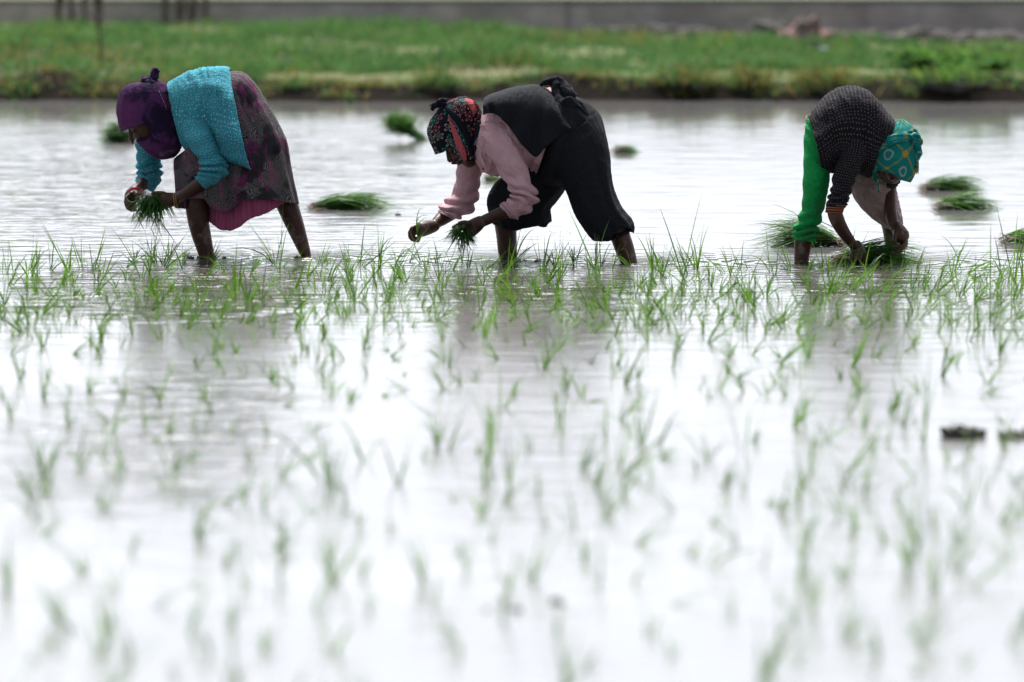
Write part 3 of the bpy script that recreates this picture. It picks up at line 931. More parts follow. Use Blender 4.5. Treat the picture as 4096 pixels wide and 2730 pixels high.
sapling(765, 80, 0.05, 0.030, [(0.1, -0.05, 0.4)], 'bare sapling leaning right in the middle of the clump')
sapling(822, 78, -0.005, 0.026, [], 'upright bare sapling at the right end of the clump')
b = W(398, 285, 44.4); b.z = ground_z(b.x, b.y) - 0.03
sk = MB(); tube(sk, [b, b + Vector((0.012, 0, 0.22)), b + Vector((-0.006, 0.02, 0.46))], [0.011, 0.0095, 0.008], 8, 4)
t = b + Vector((0.003, 0.01, 0.33)); tube(sk, [t, t + Vector((-0.03, 0, 0.06)), t + Vector((-0.075, 0, 0.17))], [0.006, 0.005, 0.003], 6, 3)
t = b + Vector((0.0, 0.01, 0.37)); tube(sk, [t, t + Vector((0.03, 0, 0.05)), t + Vector((0.05, 0, 0.12))], [0.006, 0.005, 0.003], 6, 3)
tag(sk.build('wooden_stake', M_bark, None, loc=b), 'thin dark forked stake standing in the bank grass at the left', 'stake')
# ------------------------------------------------------------------ people
def hand(mb, V, wrist, palm, wr, pr, fingers, thumb, fr=0.0088):
    """wrist and palm points, then each finger as its own chain of joints closing on what is held"""
    tube(mb, [V.p(*wrist), V.p(*[(a + b) / 2 for a, b in zip(wrist, palm)]), V.p(*palm)], [wr, (wr + pr) * 0.52, pr], 14, 4)
    for i, f in enumerate(fingers):
        k = (1.0, 1.05, 0.98, 0.86)[i % 4]
        pts = [V.p(*q) for q in f]
        n = len(pts)
        tube(mb, pts, [fr * k * (1.12 - 0.3 * j / (n - 1)) for j in range(n)], 10, 4)
    tp = [V.p(*q) for q in thumb]
    tube(mb, tp, [fr * (1.35 - 0.4 * j / (len(tp) - 1)) for j in range(len(tp))], 10, 4)

def ring_band(V, x1, y1, x2, y2, dy, hw, r, sag=0.0, n=40):
    a, b = V.p(x1, y1, dy), V.p(x2, y2, dy)
    c, ax = (a + b) / 2, (a - b) / 2
    pts = []
    for i in range(n + 1):
        t = 2 * pi * i / n
        pts.append(c + ax * cos(t) + Vector((0, hw * sin(t), 0)) + Vector((0, 0, sag * sin(t))))
    m = MB(); tube(m, pts, [r] * (n + 1), 8, 1, capped=False)
    return m

def strip(name, bvh, V, left, right, m, parent, off=0.004, n=28, across=5, ydir=1):
    """a sewn-on band of cloth: laid on the garment below it and given a thickness"""
    mb = MB()
    def at(poly, t):
        L = [0]
        for p, q in zip(poly, poly[1:]):
            L.append(L[-1] + math.hypot(q[0] - p[0], q[1] - p[1]))
        return [interp([(L[i] / L[-1], poly[i][c]) for i in range(len(poly))], t) for c in (0, 1)]
    for i in range(n + 1):
        for j in range(across + 1):
            l, r_ = at(left, i / n), at(right, i / n)
            x, y = l[0] + (r_[0] - l[0]) * j / across, l[1] + (r_[1] - l[1]) * j / across
            px, py = V.px(x, y)
            d = ray(px, py).normalized()
            hit, nr, ix, ds = bvh.ray_cast(CAM, d)
            if hit is None:
                hit = W(px, py, V.Y - 0.06)
                nr = -d
            if nr.dot(d) > 0:
                nr = -nr
            mb.v.append(hit + nr * off * (1.0 if 0 < j < across else 0.25))
    for i in range(n):
        for j in range(across):
            a = i * (across + 1) + j
            u = [(j / across * 0.05, i / n * 0.2), ((j + 1) / across * 0.05, i / n * 0.2), ((j + 1) / across * 0.05, (i + 1) / n * 0.2), (j / across * 0.05, (i + 1) / n * 0.2)]
            mb.face((a, a + 1, a + across + 2, a + across + 1), u)
    o = mb.build(name, m, parent)
    return o

def bvh_of(mb):
    return BVHTree.FromPolygons([tuple(v) for v in mb.v], [f for f in mb.f if len(f) <= 4])

def face_parts(mb, V, cx, cy, dy, rot, sx=1.0):
    """skull, jaw, nose, lips, brow; rot turns the face (0 = looking left, positive = looking down)"""
    c = V.p(cx, cy, dy)
    fd = Vector((-cos(rot), 0, -sin(rot))) if sx > 0 else Vector((cos(rot), 0, -sin(rot)))
    ud = Vector((fd.z, 0, -fd.x)) if sx > 0 else Vector((-fd.z, 0, fd.x))     # crown direction
    if ud.dot(Vector((0, 0, 1))) < 0:
        ud = -ud
    a = atan2(ud.x, ud.z)
    ball(mb, c + ud * 0.035 - fd * 0.02, (0.088, 0.072, 0.09), a, 24, 16)
    ball(mb, c + fd * 0.03 - ud * 0.02, (0.06, 0.062, 0.085), a, 20, 14)
    ball(mb, c + fd * 0.045 - ud * 0.085, (0.036, 0.04, 0.036), a, 14, 10)          # chin
    ball(mb, c + fd * 0.082 + ud * 0.022, (0.018, 0.05, 0.011), a, 14, 8)            # brow ridge
    tube(mb, [c + fd * 0.085 + ud * 0.012, c + fd * 0.098 - ud * 0.01, c + fd * 0.108 - ud * 0.03], [0.009, 0.011, 0.013], 10, 3)   # nose
    for s_ in (-1, 1):
        ball(mb, c + fd * 0.09 - ud * 0.033 + Vector((0, 0.012 * s_, 0)), (0.011, 0.009, 0.009), a, 10, 8)
        ball(mb, c + fd * 0.07 - ud * 0.03 + Vector((0, 0.036 * s_, 0)), (0.024, 0.022, 0.026), a, 12, 8)      # cheek
        ball(mb, c - fd * 0.012 - ud * 0.012 + Vector((0, 0.07 * s_, 0)), (0.018, 0.01, 0.03), a, 12, 8)       # ear
    ball(mb, c + fd * 0.088 - ud * 0.058, (0.013, 0.024, 0.007), a, 12, 8)
    ball(mb, c + fd * 0.086 - ud * 0.068, (0.013, 0.022, 0.008), a, 12, 8)
    return c, fd, ud, a

# ================================================================== person with the purple headscarf
Y1 = G(1200, 1034).y
V1 = View(400, 230, 1.8444, Y1)
V6 = View(460, 680, 5.2275, Y1)
b = MB()
loft(b, V1, [(560, 215, 640, 560, 0, .12), (700, 160, 730, 640, 0, .145), (860, 150, 860, 660, 0, .14), (980, 200, 900, 640, 0, .13), (1120, 300, 880, 680, 0, .125), (1190, 440, 900, 740, 0, .12)], 28, 5, cap=(True, True))
tube(b, [V1.p(450, 400, -.01), V1.p(560, 360, 0), V1.p(660, 360, 0)], [.055, .06, .09], 16, 4)
face_parts(b, V1, 352, 455, -0.01, 0.62)
# legs: left leg in front, right leg trailing
loft(b, V1, [(1010, 560, 760, 640, -.06, .085), (900, 820, 660, 830, -.07, .08), (800, 1040, 625, 1050, -.07, .056), (802, 1120, 630, 1120, -.07, .054), (806, 1220, 650, 1230, -.07, .053), (822, 1320, 682, 1340, -.07, .043), (842, 1440, 724, 1455, -.07, .035), (852, 1500, 742, 1512, -.07, .036), (862, 1600, 745, 1620, -.09, .04)], 24, 6, cap=(True, True))
loft(b, V1, [(1230, 500, 980, 640, .09, .085), (1330, 780, 1130, 860, .12, .08), (1450, 1030, 1270, 1060, .13, .05), (1466, 1090, 1303, 1112, .13, .05), (1502, 1215, 1358, 1230, .13, .046), (1528, 1320, 1408, 1330, .13, .036), (1552, 1420, 1458, 1430, .13, .030), (1563, 1482, 1494, 1492, .13, .03), (1590, 1600, 1500, 1620, .13, .038)], 24, 6, cap=(True, True))
# near arm (left)
tube(b, [V1.p(700, 470, -.07), V1.p(768, 655, -.178), V1.p(842, 806, -.22), V1.p(765, 908, -.2), V1.p(660, 985, -.16), V1.p(575, 1035, -.12), V1.p(555, 1040, -.115)], [.055, .044, .038, .034, .0265, .0225, .0225], 18, 6)
hand(b, V6, (1290, 610, -.11), (1080, 640, -.09), .026, .036,
     [[(1000, 530, -.075), (880, 520, -.04), (800, 560, -.02), (780, 640, -.03)],
      [(1000, 600, -.07), (870, 620, -.03), (770, 660, -.015), (740, 730, -.03)],
      [(1010, 680, -.07), (900, 740, -.035), (800, 780, -.015), (760, 830, -.03)],
      [(1060, 750, -.08), (980, 830, -.055), (900, 850, -.03), (850, 830, -.03)]],
     [(1150, 570, -.11), (1020, 500, -.10), (900, 485, -.085), (790, 492, -.07)])
# far arm (right)
tube(b, [V1.p(520, 470, .13), V1.p(380, 640, .16), V1.p(362, 830, .17), V1.p(335, 915, .13), V1.p(308, 945, .09), V1.p(292, 962, .075)], [.06, .05, .043, .034, .027, .0245], 18, 6)
hand(b, V6, (470, 400, .075), (365, 545, .03), .027, .036,
     [[(335, 500, .0), (230, 600, -.02), (300, 690, -.035), (420, 690, -.03)],
      [(320, 560, .01), (222, 660, -.005), (290, 760, -.02), (420, 750, -.02)],
      [(320, 620, .03), (238, 735, .02), (310, 830, 0), (430, 800, -.01)],
      [(335, 660, .05), (280, 790, .045), (345, 850, .02), (440, 845, .0)]],
     [(430, 460, .02), (455, 520, -.02), (470, 600, -.03), (450, 660, -.035)])
person1 = b.build('person', M_skin, None, loc=Vector((W(1180, 1032, Y1).x, Y1, 0)))
remesh(person1, 0.003, 4)
tag(person1, 'person bending left in a purple headscarf, teal dotted top and feather print skirt', 'person')

# teal top: body and two sleeves
t = MB()
tf = folds(5, .010, .0, 1.0, .5, 1.0, fine=.014)
loft(t, V1, [(500, 195, 604, 640, .0, .115), (545, 162, 640, 690, 0, .145), (640, 110, 720, 740, 0, .165), (730, 84, 800, 764, 0, .175), (810, 76, 860, 748, 0, .18), (885, 78, 905, 752, (0, -.07), .2), (930, 84, 990, 780, (0, -.16), .19), (962, 96, 1112, 822, (0, -.225), .17)], 72, 9, fold=lambda u, v, p: tf(u, v, p) * min(1, (1 - v) * 4 + .55), power=2.7)
def sleeve_fold(seed, elbow, amp=.009):
    def f(u, v, p):
        g = exp(-((v - elbow) / .16) ** 2) + .25
        n_ = noise.noise(Vector((u * 5 + seed, v * 3, seed)))
        return amp * g * sin(v * 46 + 3.0 * cos(2 * pi * u + seed) + 4 * n_) + .004 * fbm(p, 12.0)
    return f
loft(t, V1, [(790, 425, 560, 420, -.06, .10), (800, 470, 600, 520, -.115, .085), (822, 540, 630, 600, -.155, .075), (856, 625, 668, 665, -.18, .066), (890, 700, 712, 722, -.20, .06), (920, 772, 742, 778, -.215, .056), (934, 824, 752, 822, -.222, .054), (924, 872, 738, 850, -.22, .052), (862, 925, 720, 870, -.212, .052), (782, 971, 705, 887, -.2, .050)], 40, 8, fold=sleeve_fold(2.0, .66), uv0=(2, 0))
loft(t, V1, [(640, 500, 420, 440, .08, .09), (560, 600, 330, 540, .13, .08), (480, 680, 266, 620, .155, .07), (440, 752, 276, 705, .165, .06), (444, 806, 284, 790, .17, .056), (448, 858, 284, 846, .165, .054), (434, 925, 270, 886, .145, .052), (384, 991, 261, 913, .125, .050)], 36, 8, fold=sleeve_fold(5.0, .62), uv0=(4, 0))
top1 = t.build('dotted_top', M_teal, person1); solid(top1, .003)
hl = MB()
tb = bvh_of(t)
strip('hem_band', tb, V1, [(1109, 818), (1060, 810), (990, 792), (920, 764)], [(1108, 752), (1050, 745), (985, 730), (925, 712)], M_teal, top1, .003, 20, 3)

# skirt and the petticoat under it
k1 = MB()
hem1 = [(540, 1105), (565, 1112), (640, 1118), (650, 1055), (700, 1044), (770, 1042), (815, 1105), (880, 1138), (950, 1152), (995, 1110), (1035, 1052), (1140, 1046), (1260, 1052), (1370, 1066), (1400, 1078), (1466, 1082)]
sf = folds(8, .022, .2, 1.0, .35, 4.0, fine=.008)
loft(k1, V1, [(905, 110, 880, 560, 0, .13), (1040, 112, 800, 640, 0, .15), (1130, 180, 660, 700, 0, .16), (1206, 292, 560, 740, 0, .17), (1302, 470, 545, 800, 0, .18), (1368, 610, 550, 880, 0, .195), (1397, 770, 554, 960, .01, .215), (1428, 930, 558, 1030, .02, .225), (1466, 1085, 562, 1100, .03, .235)], 96, 9,
     fold=lambda u, v, p: sf(u, v, p) * (1 - .75 * abs(cos(2 * pi * u)) ** 3), hem=hem1, hem_from=.72)
sk1 = k1.build('printed_skirt', M_feather, person1); solid(sk1, .003)
k2 = MB()
hem2 = [(765, 1120), (775, 1190), (815, 1218), (850, 1240), (900, 1268), (950, 1285), (1000, 1268), (1040, 1248), (1075, 1215), (1105, 1192), (1200, 1160), (1300, 1110), (1372, 1064)]
pf = folds(9, .012, .1, 1.0, .1, 9.0)
loft(k2, V1, [(1350, 880, 800, 900, .02, .17), (1366, 980, 782, 1010, .02, .18), (1374, 1066, 772, 1150, .02, .19)], 72, 10,
     fold=lambda u, v, p: pf(u, v, p) * (1 - .8 * abs(cos(2 * pi * u)) ** 3), hem=hem2, hem_from=.2)
pet1 = k2.build('petticoat', M_petti, person1); solid(pet1, .002)

# purple headscarf: hood, wrap round the chin, knot
h = MB()
hf = folds(7, .010, .05, .7, 1.0, 3.0, fine=.010)
hood1 = [(152, 548), (190, 536), (225, 526), (280, 505), (330, 482), (352, 500), (372, 545), (392, 590), (420, 610), (500, 640), (613, 660)]
loft(h, V1, [(428, 176, 392, 180, 0, .02), (486, 196, 232, 198, 0, .06), (534, 246, 166, 238, 0, .082), (574, 308, 138, 300, 0, .096), (604, 390, 122, 392, 0, .105), (614, 450, 129, 460, -.002, .108), (617, 505, 139, 512, -.004, .108), (614, 600, 151, 546, -.006, .106)], 72, 9,
     fold=lambda u, v, p: hf(u, v, p) * (.35 + .65 * max(0, cos(2 * pi * u))), cap=(True, False), hem=hood1, hem_from=.62, bulge=.3)
wf = folds(3, .005, .0, 1.0, 1.5, 6.0, fine=.01)
loft(h, V1, [(606, 470, 400, 500, .0, .085), (614, 540, 352, 560, .0, .088), (616, 590, 300, 592, -.004, .09), (614, 625, 268, 612, -.006, .088), (606, 658, 302, 652, -.008, .08), (582, 695, 345, 704, -.008, .066), (540, 733, 410, 738, -.006, .04), (505, 744, 448, 748, -.004, .014)], 56, 8, fold=wf, cap=(False, True), uv0=(3, 0), bulge=.2)
sc1 = h.build('headscarf', M_purple, person1); solid(sc1, .0025)
hb = bvh_of(h)
strip('pale_streak', hb, V1, [(424, 242), (446, 290), (466, 335), (488, 388)], [(434, 240), (458, 287), (480, 332), (494, 386)], M_streak, sc1, .003, 14, 2)
strip('sheer_edge', hb, V1, [(440, 690), (500, 672), (545, 668), (590, 660)], [(440, 740), (500, 728), (540, 715), (585, 690)], M_sheer, sc1, .003, 14, 4)
kn = MB()
def knotfold(seed):
    return lambda u, v, p: .006 * noise.noise(Vector((u * 5 + seed, v * 9, seed))) + .004 * noise.noise(p * 60)
tube(kn, [V1.p(398, 262, -.05), V1.p(392, 215, -.03), V1.p(396, 172, -.01), V1.p(402, 135, 0), V1.p(398, 108, 0)], [.020, .019, .018, .017, .014], 20, 7, fold=knotfold(1))
tube(kn, [V1.p(386, 112, 0), V1.p(398, 92, 0), V1.p(420, 97, 0), V1.p(432, 104, .0)], [.008, .009, .009, .006], 12, 5, fold=knotfold(2))
for (x, y, dy, r) in ((330, 165, -.02, .014), (318, 182, 0, .012), (345, 190, -.03, .015), (362, 168, -.01, .013), (372, 150, 0, .012), (322, 150, .0, .009), (352, 205, -.04, .013), (408, 150, -.015, .012), (385, 190, -.04, .014)):
    ball(kn, V1.p(x, y, dy), (r, r, r * .9), x, 14, 10, .5, x * .1)
kn.build('scarf_knot', M_purple, sc1)
ts = MB()
for i in range(7):
    x = 240 + R.uniform(-4, 6)
    tube(ts, [V1.p(243, 560, -.01), V1.p(x - 1, 600, -.01), V1.p(x + R.uniform(-6, 6), 640 + R.uniform(-18, 6), -.01 + R.uniform(-.01, .01))], [.003, .0022, .001], 6, 4)
tube(ts, [V1.p(236, 535, -.012), V1.p(240, 552, -.012), V1.p(244, 568, -.01)], [.002, .003, .004], 8, 3)
ts.build('tassel', M_purple, sc1)
# jewellery
ring_band(V6, 296, 452, 592, 486, .03, .048, .0036, -.022).build('bangle', M_red, person1)
ring_band(V6, 304, 474, 584, 504, .028, .047, .003, -.02).build('bangle', M_red, person1)
ring_band(V6, 1262, 476, 1300, 760, -.112, .030, .0028, 0).build('beaded_bracelet', M_bead, person1)
ring_band(V6, 1225, 490, 1262, 790, -.112, .034, .0024, 0).build('beaded_bracelet', M_bead, person1)

# ================================================================== person with the flowered headscarf
Y2 = G(2250, 1046).y
V2 = View(1600, 280, 1.912, Y2)
V7 = View(1600, 780, 4.706, Y2)
b = MB()
loft(b, V2, [(640, 370, 590, 610, 0, .11), (780, 280, 700, 740, 0, .14), (950, 190, 860, 720, 0, .14), (1110, 175, 1000, 680, 0, .14), (1250, 215, 1070, 700, 0, .155), (1390, 340, 1130, 720, 0, .15)], 28, 5, cap=(True, True))
tube(b, [V2.p(480, 470, -.01), V2.p(600, 460, 0), V2.p(720, 450, 0)], [.05, .055, .09], 16, 4)
fc2 = face_parts(b, V2, 490, 522, -0.005, 0.72)
loft(b, V2, [(1250, 600, 960, 660, .08, .09), (1080, 880, 760, 880, .11, .08), (905, 1120, 715, 1130, .12, .053), (893, 1222, 722, 1190, .12, .053), (894, 1330, 736, 1280, .12, .05), (895, 1400, 748, 1390, .12, .043), (896, 1452, 758, 1452, .12, .040), (900, 1580, 740, 1600, .11, .042)], 24, 6, cap=(True, True))
loft(b, V2, [(1560, 560, 1280, 720, -.07, .09), (1620, 880, 1390, 980, -.1, .08), (1730, 1150, 1560, 1240, -.12, .055), (1748, 1222, 1612, 1302, -.12, .053), (1784, 1330, 1646, 1390, -.12, .047), (1808, 1430, 1680, 1465, -.12, .040), (1820, 1482, 1694, 1496, -.12, .039), (1850, 1600, 1700, 1630, -.12, .042)], 24, 6, cap=(True, True))
tube(b, [V2.p(740, 500, -.07), V2.p(862, 760, -.172), V2.p(945, 955, -.2), V2.p(850, 1060, -.19), V2.p(720, 1120, -.16), V2.p(620, 1165, -.13), V2.p(596, 1180, -.125)], [.055, .043, .037, .03, .0255, .0245, .025], 18, 6)
hand(b, V7, (1500, 520, -.125), (1330, 640, -.1), .029, .037,
     [[(1250, 560, -.09), (1130, 560, -.06), (1040, 580, -.05), (1000, 610, -.07)],
      [(1240, 620, -.08), (1120, 640, -.045), (1040, 670, -.04), (1020, 720, -.06)],
      [(1260, 700, -.08), (1160, 740, -.045), (1080, 760, -.04), (1060, 800, -.06)],
      [(1330, 740, -.09), (1270, 790, -.07), (1190, 810, -.05), (1140, 800, -.05)]],
     [(1380, 570, -.13), (1270, 530, -.14), (1180, 520, -.13), (1110, 540, -.12)])
tube(b, [V2.p(560, 580, .14), V2.p(520, 780, .17), V2.p(500, 960, .17), V2.p(400, 1080, .13), V2.p(318, 1140, .08), V2.p(268, 1180, .04), V2.p(258, 1190, .035)], [.058, .05, .042, .035, .031, .0215, .0205], 18, 6)
hand(b, V7, (640, 590, .035), (420, 640, -.01), .0265, .036,
     [[(330, 580, -.02), (215, 640, -.045), (240, 770, -.045), (340, 850, -.03)],
      [(310, 620, -.005), (190, 690, -.02), (215, 810, -.025), (330, 862, -.02)],
      [(320, 660, .01), (185, 735, .005), (220, 840, -.005), (335, 872, -.005)],
      [(350, 680, .02), (225, 790, .02), (270, 860, .01), (350, 876, .0)]],
     [(520, 680, -.02), (440, 715, -.04), (375, 770, -.045), (352, 838, -.035)])
person2 = b.build('person', M_skin, None, loc=Vector((W(2250, 1046, Y2).x, Y2, 0)))
remesh(person2, 0.003, 4)
tag(person2, 'person bending left in a flowered black headscarf, pink shirt and wide black trousers', 'person')

t = MB()
tf = folds(5, .010, 0, 1, .5, 2.2, fine=.018)
loft(t, V2, [(628, 345, 566, 650, 0, .10), (660, 300, 606, 742, 0, .14), (760, 250, 680, 800, 0, .16), (880, 205, 800, 806, 0, .17), (1000, 158, 900, 778, 0, .17), (1080, 150, 985, 752, 0, .172), (1140, 150, 1042, 798, 0, .175), (1185, 168, 1110, 610, 0, .17)], 64, 9, fold=tf, power=2.2)
loft(t, V2, [(820, 370, 600, 420, -.05, .10), (860, 440, 622, 500, -.1, .085), (893, 560, 655, 615, -.14, .078), (932, 662, 720, 705, -.165, .068), (966, 752, 764, 800, -.18, .06), (1004, 860, 818, 880, -.195, .056), (1036, 940, 852, 925, -.20, .056), (1047, 988, 862, 960, -.202, .056), (1010, 1060, 850, 985, -.2, .056), (930, 1115, 812, 1005, -.195, .054), (880, 1130, 772, 1040, -.188, .05), (842, 1128, 778, 1048, -.186, .045)], 40, 8, fold=sleeve_fold(3.0, .62, .010), uv0=(2, 0))
loft(t, V2, [(660, 560, 480, 560, .08, .09), (640, 660, 446, 660, .13, .078), (622, 772, 440, 745, .16, .066), (612, 860, 432, 840, .17, .06), (597, 948, 404, 945, .17, .06), (566, 1052, 352, 1000, .15, .06), (482, 1126, 312, 1050, .12, .056), (432, 1140, 302, 1076, .1, .045), (386, 1122, 300, 1090, .085, .037)], 36, 8, fold=sleeve_fold(7.0, .66, .010), uv0=(4, 0))
shirt2 = t.build('pink_shirt', M_rose, person2); solid(shirt2, .003)
cf = MB()
loft(cf, V2, [(905, 1140, 800, 1010, -.196, .058), (893, 1141, 784, 1026, -.193, .056), (868, 1135, 770, 1040, -.19, .054)], 40, 6, fold=sleeve_fold(11.0, .5, .004))
solid(cf.build('turned_back_cuff', M_rose, shirt2), .003)
cb = MB()
tube(cb, [V2.p(612, 640, -.13), V2.p(630, 700, -.15), V2.p(662, 775, -.16)], [.006, .006, .005], 10, 5)
cb.build('button_placket', M_rose, shirt2)
bt = MB(); ball(bt, V2.p(635, 757, -.163), (.006, .004, .006), 0, 12, 8); bt.build('button', M_button, shirt2)

# wide black trousers
t = MB()
tf2 = folds(6, .016, .0, 1, .6, 5.0, fine=.010)
lim = lambda f: (lambda u, v, p: f(u, v, p) * (1 - .7 * abs(cos(2 * pi * u)) ** 3))
loft(t, V2, [(1180, 172, 1120, 600, 0, .172), (1270, 182, 1090, 690, 0, .178), (1340, 206, 1075, 750, 0, .182), (1440, 258, 1060, 800, 0, .185), (1524, 350, 1070, 850, 0, .18), (1560, 460, 1150, 880, 0, .16)], 64, 8, fold=lim(tf2), cap=(False, True), bulge=.3)
hemB = [(1488, 1308), (1550, 1311), (1615, 1306), (1630, 1262), (1642, 1222), (1690, 1206), (1740, 1196), (1760, 1220), (1782, 1250)]
loft(t, V2, [(1500, 320, 1090, 660, -.05, .13), (1566, 480, 1160, 760, -.07, .13), (1600, 640, 1225, 850, -.09, .125), (1614, 800, 1272, 930, -.1, .12), (1643, 932, 1305, 1010, -.11, .115), (1697, 1060, 1352, 1120, -.12, .11), (1762, 1142, 1420, 1222, -.12, .105), (1784, 1200, 1466, 1284, -.12, .10), (1782, 1246, 1490, 1308, -.12, .095)], 60, 8, fold=lim(tf2), hem=hemB, hem_from=.82)
hemA = [(715, 1180), (770, 1204), (820, 1220), (900, 1229), (960, 1214), (1040, 1190), (1085, 1206), (1120, 1190), (1152, 1160)]
loft(t, V2, [(1430, 470, 950, 640, .04, .13), (1310, 700, 800, 800, .08, .135), (1272, 890, 724, 872, .1, .13), (1200, 1002, 690, 935, .11, .125), (1148, 1062, 673, 1000, .12, .12), (1148, 1120, 686, 1080, .12, .118), (1152, 1166, 718, 1182, .12, .11)], 60, 8, fold=lim(tf2), hem=hemA, hem_from=.7)
tr2 = t.build('black_trousers', M_black, person2); solid(tr2, .003)
rb = MB()
loft(rb, V2, [(1752, 1212, 1600, 1270, -.12, .062), (1758, 1240, 1616, 1303, -.12, .060)], 40, 6, fold=sleeve_fold(4, .5, .003))
solid(rb.build('damp_rolled_cuff', M_black_mud, tr2), .004)
kn = MB()
tube(kn, [V2.p(1080, 118, -.03), V2.p(1130, 92, -.03), V2.p(1188, 80, -.03), V2.p(1232, 110, -.03), V2.p(1262, 160, -.04), V2.p(1300, 196, -.06)], [.006, .016, .020, .026, .034, .03], 22, 7, fold=knotfold(4))
tube(kn, [V2.p(1196, 100, -.05), V2.p(1188, 150, -.06), V2.p(1200, 200, -.08), V2.p(1226, 262, -.11), V2.p(1250, 300, -.12)], [.014, .017, .018, .022, .018], 18, 6, fold=knotfold(5))
tube(kn, [V2.p(1180, 82, -.02), V2.p(1206, 96, .0), V2.p(1262, 160, .02), V2.p(1330, 204, .02)], [.012, .018, .026, .02], 18, 6, fold=knotfold(8))
ball(kn, V2.p(1190, 100, -.03), (.022, .024, .018), .4, 18, 12, .6, 3.0)
for q in range(7):
    y = 205 + q * 9
    tube(kn, [V2.p(1240 + q * 6, 240 + q * 14, -.135), V2.p(1300 + q * 10, 214 + q * 10, -.12), V2.p(1400 + q * 14, 262 + q * 26, -.1)], [.004, .0065, .003], 8, 5)
kn.build('waist_knot', M_black, tr2)

# black shawl thrown over the back
sh = MB()
ed = [((645, 214), (632, 346)), ((668, 198), (664, 334)), ((690, 186), (700, 332)), ((770, 160), (764, 362)), ((850, 136), (830, 430)), ((930, 122), (896, 525)), ((1010, 112), (960, 600)), ((1068, 118), (1036, 668)), ((1120, 141), (1105, 600)), ((1180, 190), (1182, 535)), ((1250, 330), (1262, 472)), ((1304, 438), (1312, 446))]
cross = [(.62, .20), (.4, .195), (.2, .17), (.07, .11), (.0, .03), (.02, -.05), (.07, -.105), (.16, -.15), (.3, -.18), (.45, -.195), (.62, -.2), (.8, -.203), (1.0, -.205)]
rows = []
SUBE = 6
for i in range(len(ed) - 1):
    for j in range(SUBE):
        t_ = j / SUBE
        i0, i3 = max(0, i - 1), min(len(ed) - 1, i + 2)
        rows.append([tuple(crom(ed[i0][q][c], ed[i][q][c], ed[i + 1][q][c], ed[i3][q][c], t_) for c in (0, 1)) for q in (0, 1)])
rows.append(ed[-1])
NC = 40
for ri, (tp, lw) in enumerate(rows):
    for j in range(NC + 1):
        q = j / NC * (len(cross) - 1)
        i = min(int(q), len(cross) - 2); t_ = q - i
        s_ = crom(cross[max(0, i - 1)][0], cross[i][0], cross[i + 1][0], cross[min(len(cross) - 1, i + 2)][0], t_)
        d_ = crom(cross[max(0, i - 1)][1], cross[i][1], cross[i + 1][1], cross[min(len(cross) - 1, i + 2)][1], t_)
        hgt = math.hypot(tp[0] - lw[0], tp[1] - lw[1])
        flat = min(1.0, hgt / 260)
        if d_ > 0.03:
            s_ = s_ * min(1, 300 / max(hgt, 60))
        d_ = d_ if d_ < 0.03 else d_ * .95
        x, y = tp[0] + (lw[0] - tp[0]) * s_, tp[1] + (lw[1] - tp[1]) * s_
        if ri > len(rows) - 26 and d_ < 0:
            d_ = d_ * (.6 + .4 * flat) - .06 * (1 - flat)
        p = V2.p(x, y, d_)
        fo = .013 * sin(ri * .42 + 2.2 * noise.noise(Vector((ri * .05, j * .09, 1)))) * min(1, max(0, s_)) + .004 * fbm(p, 8.0)
        sh.v.append(p + Vector((0, -abs(d_) / .2 * fo, 0.2 * fo if 0 < j < NC else 0)))
for ri in range(len(rows) - 1):
    for j in range(NC):
        a = ri * (NC + 1) + j
        u0, v0 = ri * .012, j * .014
        sh.face((a, a + 1, a + NC + 2, a + NC + 1), [(u0, v0), (u0, v0 + .014), (u0 + .012, v0 + .014), (u0 + .012, v0)])
shw = sh.build('black_shawl', M_black, person2); solid(shw, .003)

# flowered headscarf
h = MB()
hood2 = [(274, 648), (300, 640), (335, 630), (370, 602), (400, 574), (412, 600), (420, 650), (440, 690), (500, 700), (620, 690)]
hf = folds(5, .005, .1, 1, .8, 8.0, fine=.007)
loft(h, V2, [(510, 216, 432, 220, 0, .025), (570, 246, 362, 242, 0, .062), (616, 292, 302, 290, 0, .082), (632, 346, 256, 350, 0, .093), (636, 402, 226, 402, 0, .099), (634, 460, 206, 460, 0, .10), (630, 510, 215, 512, -.002, .10), (620, 560, 236, 562, -.003, .098), (606, 640, 272, 644, -.004, .094)], 72, 9,
     fold=lambda u, v, p: hf(u, v, p) * (.3 + .7 * max(0, cos(2 * pi * u))), cap=(True, False), hem=hood2, hem_from=.6, bulge=.3)
loft(h, V2, [(610, 520, 440, 540, 0, .084), (606, 590, 410, 590, 0, .086), (590, 640, 408, 640, -.002, .082), (556, 682, 404, 690, -.003, .068), (512, 706, 396, 714, -.003, .045), (480, 712, 410, 718, -.002, .02)], 52, 8, fold=folds(3, .004, 0, 1, 1.2, 2.0, fine=.006), cap=(False, True), uv0=(3, 0), bulge=.2)
sc2 = h.build('flowered_headscarf', M_flower, person2); solid(sc2, .0025)
hb = bvh_of(h)
strip('coral_border', hb, V2, [(366, 362), (384, 430), (402, 510), (416, 560), (440, 620), (490, 712)], [(372, 362), (424, 440), (470, 530), (492, 590), (510, 640), (512, 702)], M_coral, sc2, .005)
strip('navy_border', hb, V2, [(318, 268), (356, 320), (392, 372), (450, 450), (496, 530), (516, 600), (530, 660)], [(334, 258), (400, 300), (450, 352), (505, 430), (552, 520), (566, 600), (560, 655)], M_navy, sc2, .008)
strip('pale_edging', hb, V2, [(376, 366), (410, 400), (440, 450), (452, 480)], [(380, 362), (416, 396), (446, 444), (456, 476)], M_linen, sc2, .007, 12, 2)
